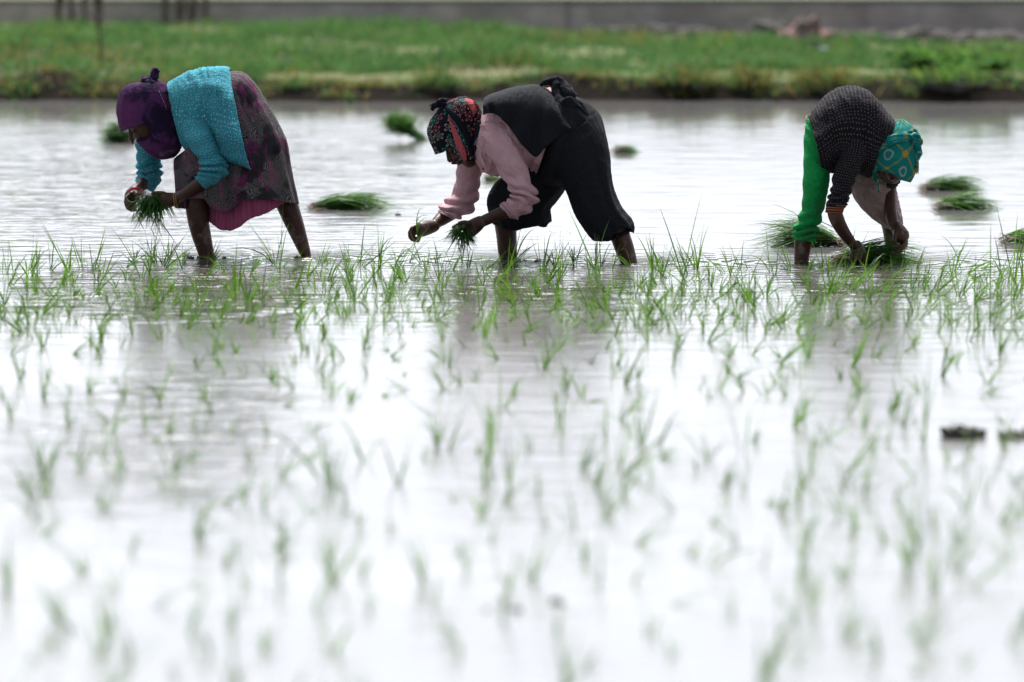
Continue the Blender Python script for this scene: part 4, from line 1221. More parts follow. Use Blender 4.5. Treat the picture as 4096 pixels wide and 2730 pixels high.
strip('pale_edging', hb, V2, [(402, 572), (440, 632), (474, 690), (484, 714)], [(406, 570), (446, 630), (480, 686), (489, 712)], M_linen, sc2, .007, 12, 2)
strip('coral_back_patch', hb, V2, [(486, 220), (510, 262), (534, 300), (558, 350)], [(560, 240), (590, 262), (606, 276), (580, 330)], M_coral, sc2, .005)
kn = MB()
tube(kn, [V2.p(336, 262, -.05), V2.p(322, 240, -.04), V2.p(300, 250, -.03), V2.p(284, 272, -.03), V2.p(262, 278, -.03)], [.012, .017, .016, .013, .008], 18, 6, fold=knotfold(3))
tube(kn, [V2.p(290, 262, -.03), V2.p(262, 270, -.025), V2.p(250, 290, -.025), V2.p(254, 304, -.025)], [.011, .012, .011, .006], 14, 5, fold=knotfold(9))
tube(kn, [V2.p(326, 248, -.03), V2.p(345, 238, -.02), V2.p(372, 236, -.01)], [.01, .012, .008], 12, 5, fold=knotfold(7))
tube(kn, [V2.p(262, 275, -.03), V2.p(238, 272, -.03), V2.p(222, 276, -.03)], [.004, .003, .0015], 8, 4)
kn.build('scarf_knot', M_navy, sc2)
fl = MB()
loft(fl, V2, [(640, 400, 590, 400, -.075, .02), (642, 460, 574, 470, -.085, .022), (634, 520, 560, 540, -.09, .02), (614, 570, 556, 590, -.09, .016), (612, 612, 566, 614, -.09, .010)], 28, 7, fold=folds(3, .006, 0, 1, .5, 1.0), cap=(True, True))
flo = fl.build('hanging_scarf_end', M_navy, sc2)
strip('pale_edging', bvh_of(fl), V2, [(566, 570), (590, 520), (626, 490), (640, 466)], [(570, 586), (598, 532), (632, 498), (642, 474)], M_linen, flo, .004, 12, 2)

# ================================================================== person with the teal headscarf
Y3 = G(3500, 1051).y
V3 = View(2950, 300, 1.912, Y3)
V8 = View(3280, 780, 4.706, Y3)
b = MB()
loft(b, V3, [(610, 430, 690, 670, 0, .09), (650, 290, 760, 640, 0, .13), (780, 180, 870, 620, 0, .14), (920, 150, 950, 640, 0, .14), (1060, 260, 980, 660, 0, .13), (1140, 340, 1030, 620, 0, .11)], 28, 5, cap=(True, True))
tube(b, [V3.p(1060, 470, -.02), V3.p(1130, 560, -.04), V3.p(1190, 620, -.05)], [.075, .058, .055], 16, 4)
# head hanging, face turned down and towards the viewer's left
ball(b, V3.p(1215, 590, -.05), (.092, .084, .10), -.5, 24, 16)
ball(b, V3.p(1168, 705, -.075), (.062, .062, .075), -.2, 20, 14)
tube(b, [V3.p(1152, 725, -.128), V3.p(1146, 752, -.144), V3.p(1143, 778, -.152)], [.009, .013, .016], 10, 3)
ball(b, V3.p(1150, 800, -.118), (.03, .022, .012), 0, 12, 8)
for s_ in (-1, 1):
    ball(b, V3.p(1150 + 34 * s_, 756, -.112 + .012 * (s_ > 0)), (.024, .014, .03), 0, 12, 8)
ball(b, V3.p(1165, 722, -.118), (.05, .018, .012), 0, 12, 8)
loft(b, V3, [(685, 570, 565, 490, -.03, .07), (670, 850, 538, 850, -.07, .055), (618, 1115, 486, 1100, -.07, .046), (578, 1270, 436, 1258, -.07, .04), (560, 1340, 432, 1330, -.07, .037), (545, 1430, 432, 1430, -.07, .035), (548, 1560, 425, 1570, -.07, .04)], 24, 6, cap=(True, True))
loft(b, V3, [(900, 560, 700, 620, .06, .085), (1060, 840, 900, 880, .12, .075), (1170, 1060, 1050, 1080, .16, .052), (1210, 1180, 1098, 1150, .17, .04), (1238, 1270, 1124, 1270, .17, .037), (1258, 1350, 1145, 1350, .17, .034), (1268, 1440, 1160, 1440, .17, .034), (1280, 1560, 1150, 1570, .17, .04)], 24, 6, cap=(True, True))
tube(b, [V3.p(885, 560, -.08), V3.p(832, 760, -.185), V3.p(768, 960, -.22), V3.p(745, 1040, -.225), V3.p(762, 1110, -.22), V3.p(810, 1200, -.2), V3.p(872, 1285, -.17), V3.p(905, 1325, -.15), V3.p(912, 1340, -.145)], [.06, .05, .036, .0335, .032, .0275, .0215, .0205, .021], 18, 6)
hand(b, V8, (690, 960, -.148), (705, 1100, -.14), .0245, .038,
     [[(615, 1075, -.16), (600, 1180, -.17), (620, 1280, -.15), (660, 1350, -.13)],
      [(665, 1085, -.17), (655, 1200, -.18), (665, 1300, -.16), (690, 1370, -.14)],
      [(730, 1090, -.165), (735, 1200, -.175), (735, 1300, -.155), (735, 1375, -.14)],
      [(785, 1090, -.15), (800, 1190, -.155), (795, 1280, -.145), (780, 1350, -.13)]],
     [(770, 1010, -.14), (820, 1110, -.13), (825, 1220, -.125), (800, 1320, -.12)])
tube(b, [V3.p(1160, 640, .05), V3.p(1155, 830, .03), V3.p(1165, 1000, -.02), V3.p(1180, 1100, -.06), V3.p(1205, 1160, -.08), V3.p(1212, 1180, -.085)], [.055, .033, .0285, .026, .0215, .0215], 18, 6)
hand(b, V8, (1450, 590, -.082), (1530, 760, -.1), .024, .036,
     [[(1590, 780, -.10), (1620, 880, -.12), (1550, 960, -.14), (1470, 985, -.145)],
      [(1595, 800, -.085), (1622, 920, -.1), (1540, 1010, -.125), (1440, 1040, -.135)],
      [(1585, 830, -.07), (1595, 960, -.085), (1510, 1060, -.11), (1410, 1095, -.125)],
      [(1540, 840, -.06), (1530, 930, -.08), (1460, 990, -.1), (1385, 1015, -.12)]],
     [(1450, 660, -.1), (1420, 750, -.125), (1410, 830, -.135), (1412, 890, -.14)])
person3 = b.build('person', M_skin, None, loc=Vector((W(3450, 1051, Y3).x, Y3, 0)))
remesh(person3, 0.003, 4)
tag(person3, 'person bending right in a teal headscarf, dark dotted sweater and bright green trousers', 'person')

t = MB()
tf = folds(5, .007, 0, 1, .5, 6.0, fine=.012)
loft(t, V3, [(545, 342, 634, 740, 0, .205), (564, 288, 700, 744, 0, .20), (612, 228, 752, 716, 0, .19), (682, 158, 806, 700, 0, .18), (762, 111, 862, 720, 0, .178), (832, 93, 912, 748, 0, .175), (930, 90, 966, 770, 0, .172), (1012, 130, 1005, 782, 0, .168), (1080, 206, 1020, 760, 0, .158), (1142, 282, 1036, 710, 0, .14), (1206, 352, 1080, 640, -.01, .11)], 72, 8, fold=lambda u, v, p: tf(u, 1 - v, p), power=2.5)
loft(t, V3, [(1010, 480, 790, 440, -.06, .10), (1000, 570, 790, 540, -.11, .088), (962, 652, 782, 640, -.15, .074), (926, 742, 758, 700, -.175, .064), (896, 815, 734, 785, -.195, .058), (866, 888, 724, 868, -.21, .052), (848, 940, 700, 936, -.218, .049), (836, 986, 688, 984, -.222, .047), (818, 1010, 684, 1010, -.224, .0465)], 40, 8, fold=sleeve_fold(6.0, .75, .006), uv0=(2, 0))
loft(t, V3, [(1270, 640, 1030, 600, .04, .085), (1262, 740, 1076, 720, .04, .07), (1240, 815, 1092, 800, .035, .06), (1208, 862, 1100, 852, .03, .05)], 36, 8, fold=sleeve_fold(8.0, .6, .005), uv0=(4, 0))
sw3 = t.build('dotted_sweater', M_sweater, person3); solid(sw3, .003)
cf = MB()
loft(cf, V3, [(838, 986, 685, 988, -.222, .050), (810, 1020, 682, 1018, -.224, .0485), (801, 1048, 681, 1050, -.225, .0465)], 40, 6, fold=lambda u, v, p: .0015 * sin(v * 22) + .002 * fbm(p, 20.0))
solid(cf.build('striped_cuff', M_cuff, sw3), .004)
nc = MB()
ring_band(V3, 1100, 845, 1212, 858, .03, .052, .002).build('cord', M_blackthread, person3)

t = MB()
def pfold(u, v, p):
    g = exp(-((v - .82) / .14) ** 2) + .18
    n_ = noise.noise(Vector((u * 4, v * 3, 2.0)))
    return .011 * g * sin(v * 62 + 2.5 * cos(2 * pi * u) + 4 * n_) + .004 * fbm(p, 9.0)
loft(t, V3, [(760, 560, 545, 330, -.01, .13), (742, 610, 530, 372, -.02, .115), (724, 660, 517, 450, -.035, .10), (708, 730, 512, 570, -.05, .092), (699, 800, 508, 700, -.07, .088), (688, 885, 505, 855, -.07, .078), (660, 1005, 494, 1005, -.07, .068), (632, 1120, 466, 1100, -.07, .062), (602, 1190, 446, 1172, -.07, .056), (600, 1235, 440, 1215, -.07, .054), (590, 1278, 440, 1258, -.07, .050)], 44, 8, fold=pfold)
loft(t, V3, [(960, 560, 720, 560, .06, .12), (1060, 830, 880, 840, .11, .085), (1130, 1000, 1000, 1000, .15, .06)], 32, 6, fold=pfold)
pt3 = t.build('green_trousers', M_green, person3); solid(pt3, .003)
t = MB()
wf = folds(6, .010, .0, 1.0, .8, 3.3, fine=.012)
loft(t, V3, [(1090, 690, 900, 690, .06, .10), (1150, 760, 898, 752, .06, .10), (1200, 830, 880, 812, .06, .10), (1214, 885, 871, 882, .06, .10), (1232, 962, 908, 968, .065, .098), (1254, 1070, 1006, 1076, .07, .09), (1261, 1120, 1096, 1142, .075, .07), (1254, 1160, 1168, 1180, .075, .04), (1240, 1176, 1200, 1184, .075, .012)], 60, 8, fold=lambda u, v, p: wf(u, v, p) * (1 - .6 * abs(cos(2 * pi * u)) ** 3), cap=(False, True), bulge=.1)
ku = t.build('hanging_tunic_hem', M_wet, person3); solid(ku, .002)
t = MB()
loft(t, V3, [(560, 300, 530, 315, .03, .05), (548, 345, 519, 347, .03, .05), (542, 385, 530, 378, .03, .045)], 24, 5, fold=folds(3, .003, 0, 1, 0, 1))
solid(t.build('tunic_edge', M_wet, person3), .002)

h = MB()
hood3 = [(1000, 790), (1020, 800), (1045, 765), (1075, 730), (1140, 744), (1210, 770), (1228, 792), (1260, 806), (1326, 822)]
hf = folds(4, .004, .1, 1, .6, 5.0, fine=.006)
loft(h, V3, [(1276, 351, 1210, 352, -.02, .02), (1330, 392, 1140, 400, -.025, .062), (1366, 446, 1072, 464, -.035, .085), (1388, 520, 1032, 530, -.045, .098), (1394, 580, 1008, 592, -.05, .104), (1384, 640, 1001, 642, -.055, .107), (1364, 700, 1003, 702, -.06, .107), (1348, 770, 1014, 764, -.062, .104), (1328, 815, 1034, 796, -.064, .1)], 72, 9, fold=hf, cap=(True, False), hem=hood3, hem_from=.68, bulge=.3)
loft(h, V3, [(1150, 650, 1005, 650, -.03, .07), (1140, 740, 1012, 740, -.035, .068), (1180, 795, 1022, 800, -.03, .06), (1224, 812, 1060, 822, -.02, .04)], 36, 7, fold=hf, uv0=(3, 0))
sc3 = h.build('teal_headscarf', M_scarf3, person3); solid(sc3, .0025)
hb = bvh_of(h)
kn = MB()
def on(x, y, off):
    px, py = V3.px(x, y)
    d = ray(px, py).normalized()
    hit = hb.ray_cast(CAM, d)[0]
    return (hit if hit else V3.p(x, y, -.1)) - d * off
for q, (dyy, rr) in enumerate(((0, .011), (17, .010), (33, .010), (50, .008))):
    tube(kn, [on(1018 + q * 4, 650 + dyy * .9, .0), on(1046, 574 + dyy, .003), on(1096, 518 + dyy * 1.05, .005), on(1160, 486 + dyy, .006), on(1230, 470 + dyy * .85, .006), on(1292, 466 + dyy * .55, .006), on(1334, 474 + dyy * .3, .008)], [rr * .7, rr, rr * 1.1, rr * 1.1, rr, rr * .9, rr], 14, 7, fold=lambda u, v, p: .0025 * noise.noise(p * 45), mi=0)
kn.build('rolled_band', M_scarf3, sc3)
kn = MB()
ball(kn, V3.p(1346, 485, -.105), (.026, .03, .02), .5, 20, 14, .5, 2.0)
tube(kn, [V3.p(1330, 470, -.115), V3.p(1360, 468, -.12), V3.p(1385, 490, -.11), V3.p(1392, 525, -.1), V3.p(1370, 520, -.12)], [.012, .015, .016, .013, .01], 16, 6, fold=knotfold(2))
tube(kn, [V3.p(1330, 480, -.11), V3.p(1326, 450, -.1), V3.p(1345, 428, -.09), V3.p(1362, 450, -.09)], [.012, .013, .013, .012], 14, 5, fold=knotfold(5))
tube(kn, [V3.p(1352, 505, -.12), V3.p(1374, 545, -.12), V3.p(1386, 590, -.11), V3.p(1376, 650, -.105)], [.012, .016, .015, .008], 14, 6, fold=knotfold(8))
kn.build('scarf_knot', M_scarf3, sc3)
ts = MB()
for i in range(16):
    x0, x1 = 1362 + R.uniform(-6, 18), 1366 + R.uniform(-8, 20)
    tube(ts, [V3.p(x0, 600, -.108), V3.p((x0 + x1) / 2 + R.uniform(-4, 4), 680, -.108 + R.uniform(-.01, .01)), V3.p(x1, R.uniform(725, 768), -.106 + R.uniform(-.012, .012))], [.003, .0026, .001], 6, 5, mi=1 if R.random() < .25 else 0)
ts.build('tassel', [M_scarf3, M_yellow], sc3)
ts = MB()
for i in range(12):
    x1 = 1088 + R.uniform(-12, 12)
    tube(ts, [V3.p(1070 + R.uniform(-3, 3), 790, -.1), V3.p(1078 + R.uniform(-5, 5), 835, -.105), V3.p(x1, R.uniform(868, 906), -.1)], [.0035, .003, .001], 6, 5, mi=1 if R.random() < .2 else 0)
ts.build('tassel', [M_scarf3, M_yellow], sc3)
ts = MB()
for i in range(7):
    tube(ts, [V3.p(1136 + R.uniform(-8, 8), 800, -.09), V3.p(1136 + R.uniform(-12, 12), R.uniform(820, 838), -.09)], [.003, .001], 6, 3, mi=1 if R.random() < .3 else 0)
ts.build('tassel', [M_scarf3, M_yellow], sc3)
ring_band(V8, 590, 1010, 790, 950, -.148, .028, .0018, .012).build('bangle', M_metal, person3)
ring_band(V8, 1215, 208, 1448, 214, -.02, .03, .0018, .012).build('bangle', M_metal, person3)
# ------------------------------------------------------------------ bundles of cut seedlings lying in the water
def water_bundle(rx, ry, tx, ty, hgt, n, label, spread=0.5, L=0.24, depth=0.1, wd=0.006, core=0.5, arch=1.0):
    """roots at pixel (rx, ry), leaf tips towards (tx, ty), both on the water"""
    a, t = G(rx, ry), G(tx, ry + (ty - ry) * 0.25)
    ax = (t - a); ax.y *= 0.25
    tot = ax.length
    ax = ax.normalized()
    c = a + ax * tot * 0.5
    root = empty('seedling_bundle', Vector((c.x, c.y, 0)))
    lf = MB(); rt = MB()
    for i in range(n):
        q = R.random()
        z0 = hgt * 0.35 * R.random()
        p = a + ax * (tot * 0.04 + tot * core * q * R.random()) + Vector((0, R.gauss(0, depth * 0.25), 0.004 + z0 * (0.6 + q)))
        up = R.uniform(-0.04, 0.5) * arch * hgt / 0.09
        d = ax + Vector((0, R.gauss(0, spread * 0.6), up))
        ll = min(L * R.uniform(0.7, 1.15), (tot - (p - a).dot(ax)) * R.uniform(0.75, 1.3))
        blade(lf, p, d, max(0.06, ll), wd * R.uniform(0.7, 1.3), R.uniform(0.1, 0.45), 5, side=Vector((R.gauss(0, .5), 1, R.gauss(0, .7))))
    for v in lf.v:
        if v.z < -0.006:
            v.z = -0.006
    for i in range(int(n * 0.45)):
        p = a + ax * R.uniform(-0.005, 0.05) + Vector((0, R.gauss(0, depth * 0.3), R.uniform(0.0, 0.035)))
        d = -ax * 0.7 + Vector((R.gauss(0, .5), R.gauss(0, .6), R.uniform(-0.5, 0.6)))
        blade(rt, p, d, R.uniform(0.02, 0.05), 0.0035, 0.3, 3)
        blade(rt, p, ax + Vector((0, R.gauss(0, .3), R.uniform(0, .3))), R.uniform(0.04, 0.09), 0.005, 0.1, 3)
    lf.build('leaves', M_bund, root, smooth=False)
    rt.build('roots', M_root, root, smooth=False)
    tag(root, label, 'seedling bundle', 'bundles of cut seedlings lying on the water')
    return root
water_bundle(1250, 838, 1590, 838, 0.105, 420, 'long dark bundle of seedlings on the water between the left and middle planters', L=0.26)
water_bundle(3372, 985, 3005, 985, 0.125, 480, 'broad bundle of seedlings behind the bare shin of the green trousers', L=0.26, spread=0.5, arch=1.3)
water_bundle(3690, 762, 3965, 768, 0.10, 380, 'upper of two bundles of seedlings right of the teal headscarf', L=0.2)
water_bundle(3745, 838, 3990, 838, 0.10, 360, 'lower of two bundles of seedlings right of the teal headscarf', L=0.2)
water_bundle(4012, 972, 4330, 970, 0.085, 300, 'bundle of seedlings cut off by the right edge of the view', L=0.24)
water_bundle(2452, 611, 2550, 610, 0.065, 200, 'small distant bundle of seedlings right of the black trousers', L=0.12)
water_bundle(1935, 722, 2010, 724, 0.035, 150, 'small flat bundle of seedlings seen under the pink shirt', L=0.1)
water_bundle(545, 572, 412, 560, 0.17, 420, 'bushy bundle of seedlings behind the purple headscarf', L=0.18, arch=1.2, wd=0.009)
water_bundle(3338, 1052, 3700, 1048, 0.105, 460, 'bundle of seedlings in the water under the hands of the planter in green trousers', L=0.26)
# the bundle standing in the water, leaning left
base = G(1625, 560)
root = empty('seedling_bundle', base)
lf = MB()
for i in range(1000):
    q = R.random()
    if q < .55:          # the leafy head leaning left
        p = base + Vector((-.035 + R.gauss(0, .035), R.gauss(0, .04), .085 + R.gauss(0, .028)))
        blade(lf, p, Vector((-.25 + R.gauss(0, .45), R.gauss(0, .4), .8 + R.gauss(0, .3))), R.uniform(.06, .13), R.uniform(.006, .011), R.uniform(.1, .7), 5)
    elif q < .75:        # stems between head and water
        s_ = R.random()
        p = base + Vector((.05 * (1 - s_) - .02 * s_ + R.gauss(0, .03), R.gauss(0, .035), .01 + .08 * s_))
        blade(lf, p, Vector((-.3 + R.gauss(0, .3), R.gauss(0, .3), .9)), R.uniform(.05, .1), R.uniform(.006, .010), R.uniform(.1, .4), 4)
    else:                # the part slumped to the right
        s_ = R.random()
        p = base + Vector((-.01 + .10 * s_ + R.gauss(0, .015), R.gauss(0, .035), .075 * (1 - s_) + .008))
        blade(lf, p, Vector((.8, R.gauss(0, .3), -.45 + R.gauss(0, .25))), R.uniform(.05, .1), R.uniform(.006, .010), R.uniform(.0, .4), 4)
for v in lf.v:
    v.z = max(v.z, -.006)
lf.build('leaves', M_bund, root, smooth=False)
tag(root, 'upright bundle of seedlings leaning left in the water left of the flowered headscarf', 'seedling bundle', 'bundles of cut seedlings lying on the water')

# ------------------------------------------------------------------ seedlings in the hands
hb1 = V6.p(700, 640, -.075)
lf = MB(); rt = MB()
for i in range(380):
    x, y = R.gauss(800, 130), R.gauss(640, 70)
    x = min(1090, max(520, x))
    p = V6.p(x, y, -.085 + R.gauss(0, .02))
    q = R.random()
    if q < .62:
        d = Vector((R.gauss(-.25, .55), R.gauss(-.15, .4), R.gauss(-.55, .5)))
        blade(lf, p, d, R.uniform(.03, .065), R.uniform(.006, .010), R.uniform(.5, 1.1), 6)
    else:
        d = Vector((R.gauss(0, .6), R.gauss(-.3, .4), R.uniform(-.2, .5)))
        blade(lf, p, d, R.uniform(.02, .045), R.uniform(.006, .009), R.uniform(.6, 1.2), 6)
for (x0, y0, x1, y1, L) in ((520, 640, 120, 710, .09), (860, 950, 1290, 1560, .15), (820, 1000, 1000, 1500, .12), (700, 900, 660, 1250, .08), (740, 1200, 880, 1480, .1), (450, 950, 640, 1320, .1), (400, 900, 350, 1090, .06), (880, 900, 930, 1300, .09), (560, 900, 545, 1110, .06), (1140, 780, 1230, 950, .05), (480, 660, 210, 690, .07)):
    a, e = V6.p(x0, y0, -.09), V6.p(x1, y1, -.09)
    blade(lf, a, e - a, (e - a).length * 1.08, .0055, .06, 6)
a = V6.p(115, 712, -.09); e = V6.p(62, 1240, -.09)
blade(lf, a, e - a, (e - a).length, .0032, .02, 5)
for i in range(130):
    x, y = R.gauss(620, 60), R.gauss(500, 45)
    blade(rt, V6.p(x, y, -.05 + R.gauss(0, .015)), Vector((R.gauss(0, 1), R.gauss(-.2, .5), R.gauss(.2, .8))), R.uniform(.012, .035), .0025, .3, 3)
for i in range(40):
    x, y = R.gauss(800, 90), R.gauss(960, 60)
    blade(rt, V6.p(x, y, -.09 + R.gauss(0, .01)), Vector((R.gauss(.2, .3), R.gauss(0, .2), -1)), R.uniform(.03, .07), .0022, .1, 4, rnd=.95)
h1 = empty('held_seedlings', hb1)
lf.build('leaves', M_bund, h1, smooth=False); rt.build('roots', M_root, h1, smooth=False)
tag(h1, 'drooping handful of rice seedlings held in both hands under the purple headscarf', 'seedling bundle', 'seedlings held in hands')

lf = MB(); rt = MB()
for i in range(340):
    a_ = R.uniform(0, 2 * pi); r_ = sqrt(R.random())
    p = V7.p(1170 + 130 * r_ * cos(a_), 680 + 100 * r_ * sin(a_), -.10 + R.gauss(0, .02))
    d = Vector((cos(a_) * .8 + R.gauss(0, .45), R.gauss(-.5, .4), -sin(a_) * .6 + R.gauss(0, .45)))
    blade(lf, p, d, R.uniform(.018, .038), R.uniform(.0045, .008), R.uniform(.6, 1.4), 6)
for (x0, y0, x1, y1) in ((1010, 760, 665, 880), (1000, 880, 870, 1105), (1330, 880, 1460, 1050), (1290, 800, 1440, 880), (1360, 930, 1440, 1280), (1220, 900, 1180, 1330), (1260, 900, 1300, 1390), (1100, 900, 1110, 1110), (1120, 900, 1160, 1300), (1130, 520, 930, 415), (1250, 900, 1360, 1060), (1000, 650, 840, 710), (1090, 880, 1120, 1080)):
    a, e = V7.p(x0, y0, -.12), V7.p(x1, y1, -.12)
    blade(lf, a, e - a, (e - a).length * 1.06, R.uniform(.0035, .0055), .05, 6)
for i in range(26):
    p = V7.p(R.gauss(1190, 50), R.gauss(900, 30), -.11)
    blade(rt, p, Vector((R.gauss(0, .3), R.gauss(0, .2), -1)), R.uniform(.02, .06), .0022, .1, 4, rnd=.95)
h2 = empty('held_seedlings', V7.p(1180, 700, -.11))
lf.build('leaves', M_bund, h2, smooth=False); rt.build('roots', M_root, h2, smooth=False)
tag(h2, 'round bushy handful of rice seedlings held in front of the black trousers', 'seedling bundle', 'seedlings held in hands')

lf = MB()
def bent_leaf(mb, pts, w, dy):
    P = [V7.p(x, y, dy) for x, y in pts]
    n = len(P); b0 = len(mb.v); rr = R.random()
    for i, p in enumerate(P):
        d = (P[min(i + 1, n - 1)] - P[max(i - 1, 0)]).normalized()
        sd = Vector((d.z, .35, -d.x)).normalized()
        ww = w * (1 - (i / (n - 1)) ** 2.5) * .5
        mb.v += [p - sd * ww, p + sd * ww]
    for i in range(n - 1):
        k = b0 + 2 * i
        mb.face((k, k + 1, k + 3, k + 2), [(rr, i / n)] * 4)
bent_leaf(lf, [(345, 850), (318, 720), (308, 600), (312, 480), (330, 370), (360, 290), (385, 262), (420, 262), (455, 278)], .0042, -.05)
bent_leaf(lf, [(345, 850), (322, 700), (318, 560), (322, 480), (350, 430), (410, 395), (480, 388), (560, 405), (640, 436)], .0040, -.055)
bent_leaf(lf, [(350, 850), (335, 700), (345, 600), (380, 520), (430, 455), (500, 415), (550, 420)], .003, -.05)
h3 = tag(lf.build('single_seedling', M_bund, None, smooth=False, loc=V7.p(345, 850, -.05)), 'single rice seedling pinched in the forward hand over the water', 'seedling', 'seedlings held in hands')

# ------------------------------------------------------------------ seedlings planted in the field
ROWS = []
def rows(ox, oy, k, txt):
    for it in txt.split():
        x, y, h, l = it.split(',')
        ROWS.append((ox + float(x) / k, oy + float(y) / k, float(h) / k, float(l) / k))
rows(0, 900, 2.2402, """60,440,230,40 250,460,230,-60 340,360,200,20 620,420,340,-60 650,540,200,30 530,710,330,-170 870,500,270,20 930,460,220,70 1140,490,250,0
1210,310,150,20 1350,430,360,30 1410,370,260,50 1510,300,160,20 1890,330,160,60 2110,590,330,-20 2130,600,330,70 2250,690,230,10 1460,360,230,-30 1580,420,120,-20 660,640,150,10 760,660,150,-40
480,830,150,0 620,820,210,-10 880,620,180,0 1010,770,190,-30 1220,750,200,30 1200,650,170,-30 1320,600,200,30 1660,760,230,50 1760,640,210,40 1930,760,260,0 1990,840,200,10 2100,640,150,-20 40,720,200,-10
170,820,170,15 230,700,150,20 350,820,140,-40 680,880,130,10 1150,920,110,10 820,860,130,-10 1520,950,150,20 1390,860,140,20 1860,830,140,20 1930,930,170,-10 2150,880,130,0 390,1090,240,-10
110,1000,160,-10 800,1080,170,10 1080,1100,160,20 540,960,110,-20 900,1210,150,-10 1660,1110,190,-30 1900,1160,210,20 2110,1150,160,-40 1980,1260,150,-60 1760,1290,170,20 2020,1340,130,-30
1530,1330,130,50 410,1380,140,0 190,1400,250,-10 1040,1400,90,-20 640,1500,160,-20 800,1490,170,40 1130,1540,150,-50 20,1550,150,-10 1830,1560,150,-20 2180,1340,140,20 290,560,180,40 1040,560,150,-40
1420,560,200,30 1550,620,190,10 1820,500,230,60 1270,480,230,-20 1640,340,100,40 1300,730,170,30 1080,660,120,-60 2230,560,150,30 110,430,180,70 1380,330,200,-90""")
rows(1024, 900, 2.2402, """170,350,330,-150 215,430,410,-25 240,380,150,70 430,380,190,10 455,480,260,70 560,350,120,0 580,340,120,60 660,350,120,-40 850,330,120,-70 900,340,130,50 930,380,260,190 1100,380,380,90
1110,370,210,0 1240,370,260,150 1350,510,160,-70 1370,330,190,110 1490,350,230,-20 1520,410,160,0 1550,340,110,-20 1610,340,200,70 620,640,270,10 610,650,210,-120 750,640,140,-30 860,500,200,10 880,700,330,-40
990,580,190,10 1180,620,270,-30 1190,720,150,0 1290,690,190,-10 1340,800,160,10 1440,640,170,20 1500,740,160,20 1600,690,250,20 1680,560,190,60 1830,700,250,0 2020,750,270,-10 2060,630,170,-20 1900,380,180,20
1850,330,120,10 2000,440,110,10 2080,430,130,120 2110,370,140,180 2240,590,380,10 2280,700,200,-20 770,830,160,-80 820,820,180,-10 940,790,130,-20 1090,750,140,20 1200,850,130,-80 1290,900,160,0 1610,820,190,-20
2050,1000,260,-40 430,900,360,-10 340,920,130,10 150,1000,250,20 370,880,140,0 610,920,110,-20 1020,930,100,40 1290,990,140,20 1140,1050,90,20 1680,1020,180,-70 1700,1220,250,-110 1890,1100,130,-50 2170,940,90,-20
2180,1210,190,-110 2250,1060,80,20 480,1150,140,-20 550,1200,130,-20 350,1240,110,0 710,1250,250,0 960,1110,200,-20 1000,1110,100,0 1000,1350,190,-80 1300,1100,90,30 1280,1220,90,-30 90,1300,200,-10 340,1480,240,-70
580,1400,250,-10 1390,1490,110,-170 1690,1480,250,-50 1850,1440,180,-50 1980,1390,190,-30 860,1560,110,-10 1150,1540,90,0 700,1500,140,10 50,600,240,10 130,560,200,10 700,690,180,90 1240,620,170,-80
1950,620,180,-60 1760,400,180,60 1480,520,150,60 780,560,220,90 1060,420,140,60 290,640,230,20 1320,690,120,70 600,330,130,20 1700,700,160,30 2150,520,200,60 2210,660,230,-60""")
rows(2048, 900, 2.2402, """20,310,310,40 40,500,370,-30 130,450,130,10 270,400,250,-40 300,380,200,10 450,420,220,50 500,380,200,30 555,365,220,40 690,430,240,-20 740,400,390,-10 800,370,200,70 910,400,210,50 1000,330,140,-10
1060,330,140,-20 400,530,170,70 460,640,180,10 550,660,150,20 1270,410,280,-70 1330,390,240,-10 1360,380,190,40 1400,480,210,-130 1540,490,500,-80 1570,440,310,-40 1650,390,270,-30 1660,400,300,60 1730,370,120,-50
1900,430,180,-140 1960,460,290,20 1950,440,170,160 2040,400,190,-40 1100,640,290,-20 1160,580,260,50 1210,640,260,-10 1240,620,250,-30 1290,530,180,-80 1170,740,210,-20 1380,690,230,40 1510,650,210,-20 1680,580,160,-20
1780,550,190,-30 1740,730,230,10 1770,690,130,140 1940,650,210,-10 2090,690,270,20 2180,530,120,-20 2280,640,280,0 710,740,230,-100 740,700,160,-40 600,850,170,-140 240,650,210,-50 300,740,160,60 60,620,260,-20
930,560,110,0 910,860,210,-60 920,1000,190,-20 950,1010,180,10 820,900,100,10 700,920,120,0 1120,960,200,-10 1265,900,200,40 1260,900,170,-120 1510,790,140,-20 1560,850,140,40 1720,930,190,-20 1880,840,170,30
2090,980,180,20 1490,1020,160,-20 1440,1290,290,0 1480,1100,170,10 1940,1190,290,-10 1990,1150,180,0 2140,1170,160,30 2280,970,160,-20 110,1080,120,-20 240,1090,70,0 320,1200,250,20 410,1120,210,30 590,1060,100,-50
720,1250,140,0 910,1340,190,30 940,1250,140,20 850,1090,70,-20 1120,1390,140,40 1160,1540,150,-20 250,1340,140,-20 490,1420,130,10 20,1530,200,-10 400,1560,90,10 1660,1480,110,20 1720,1400,100,10 1850,1490,180,90
2090,1500,250,-60 2270,1530,170,0 1760,1560,110,40 840,690,180,40 600,580,170,-60 150,560,170,40 950,640,180,60 1430,600,180,-30 1850,600,150,90 2120,560,250,30 1000,840,160,30 60,830,160,-30 1600,720,150,70
480,900,190,20 1330,760,150,50 760,640,200,-90 330,480,150,-70 1470,330,120,-30""")
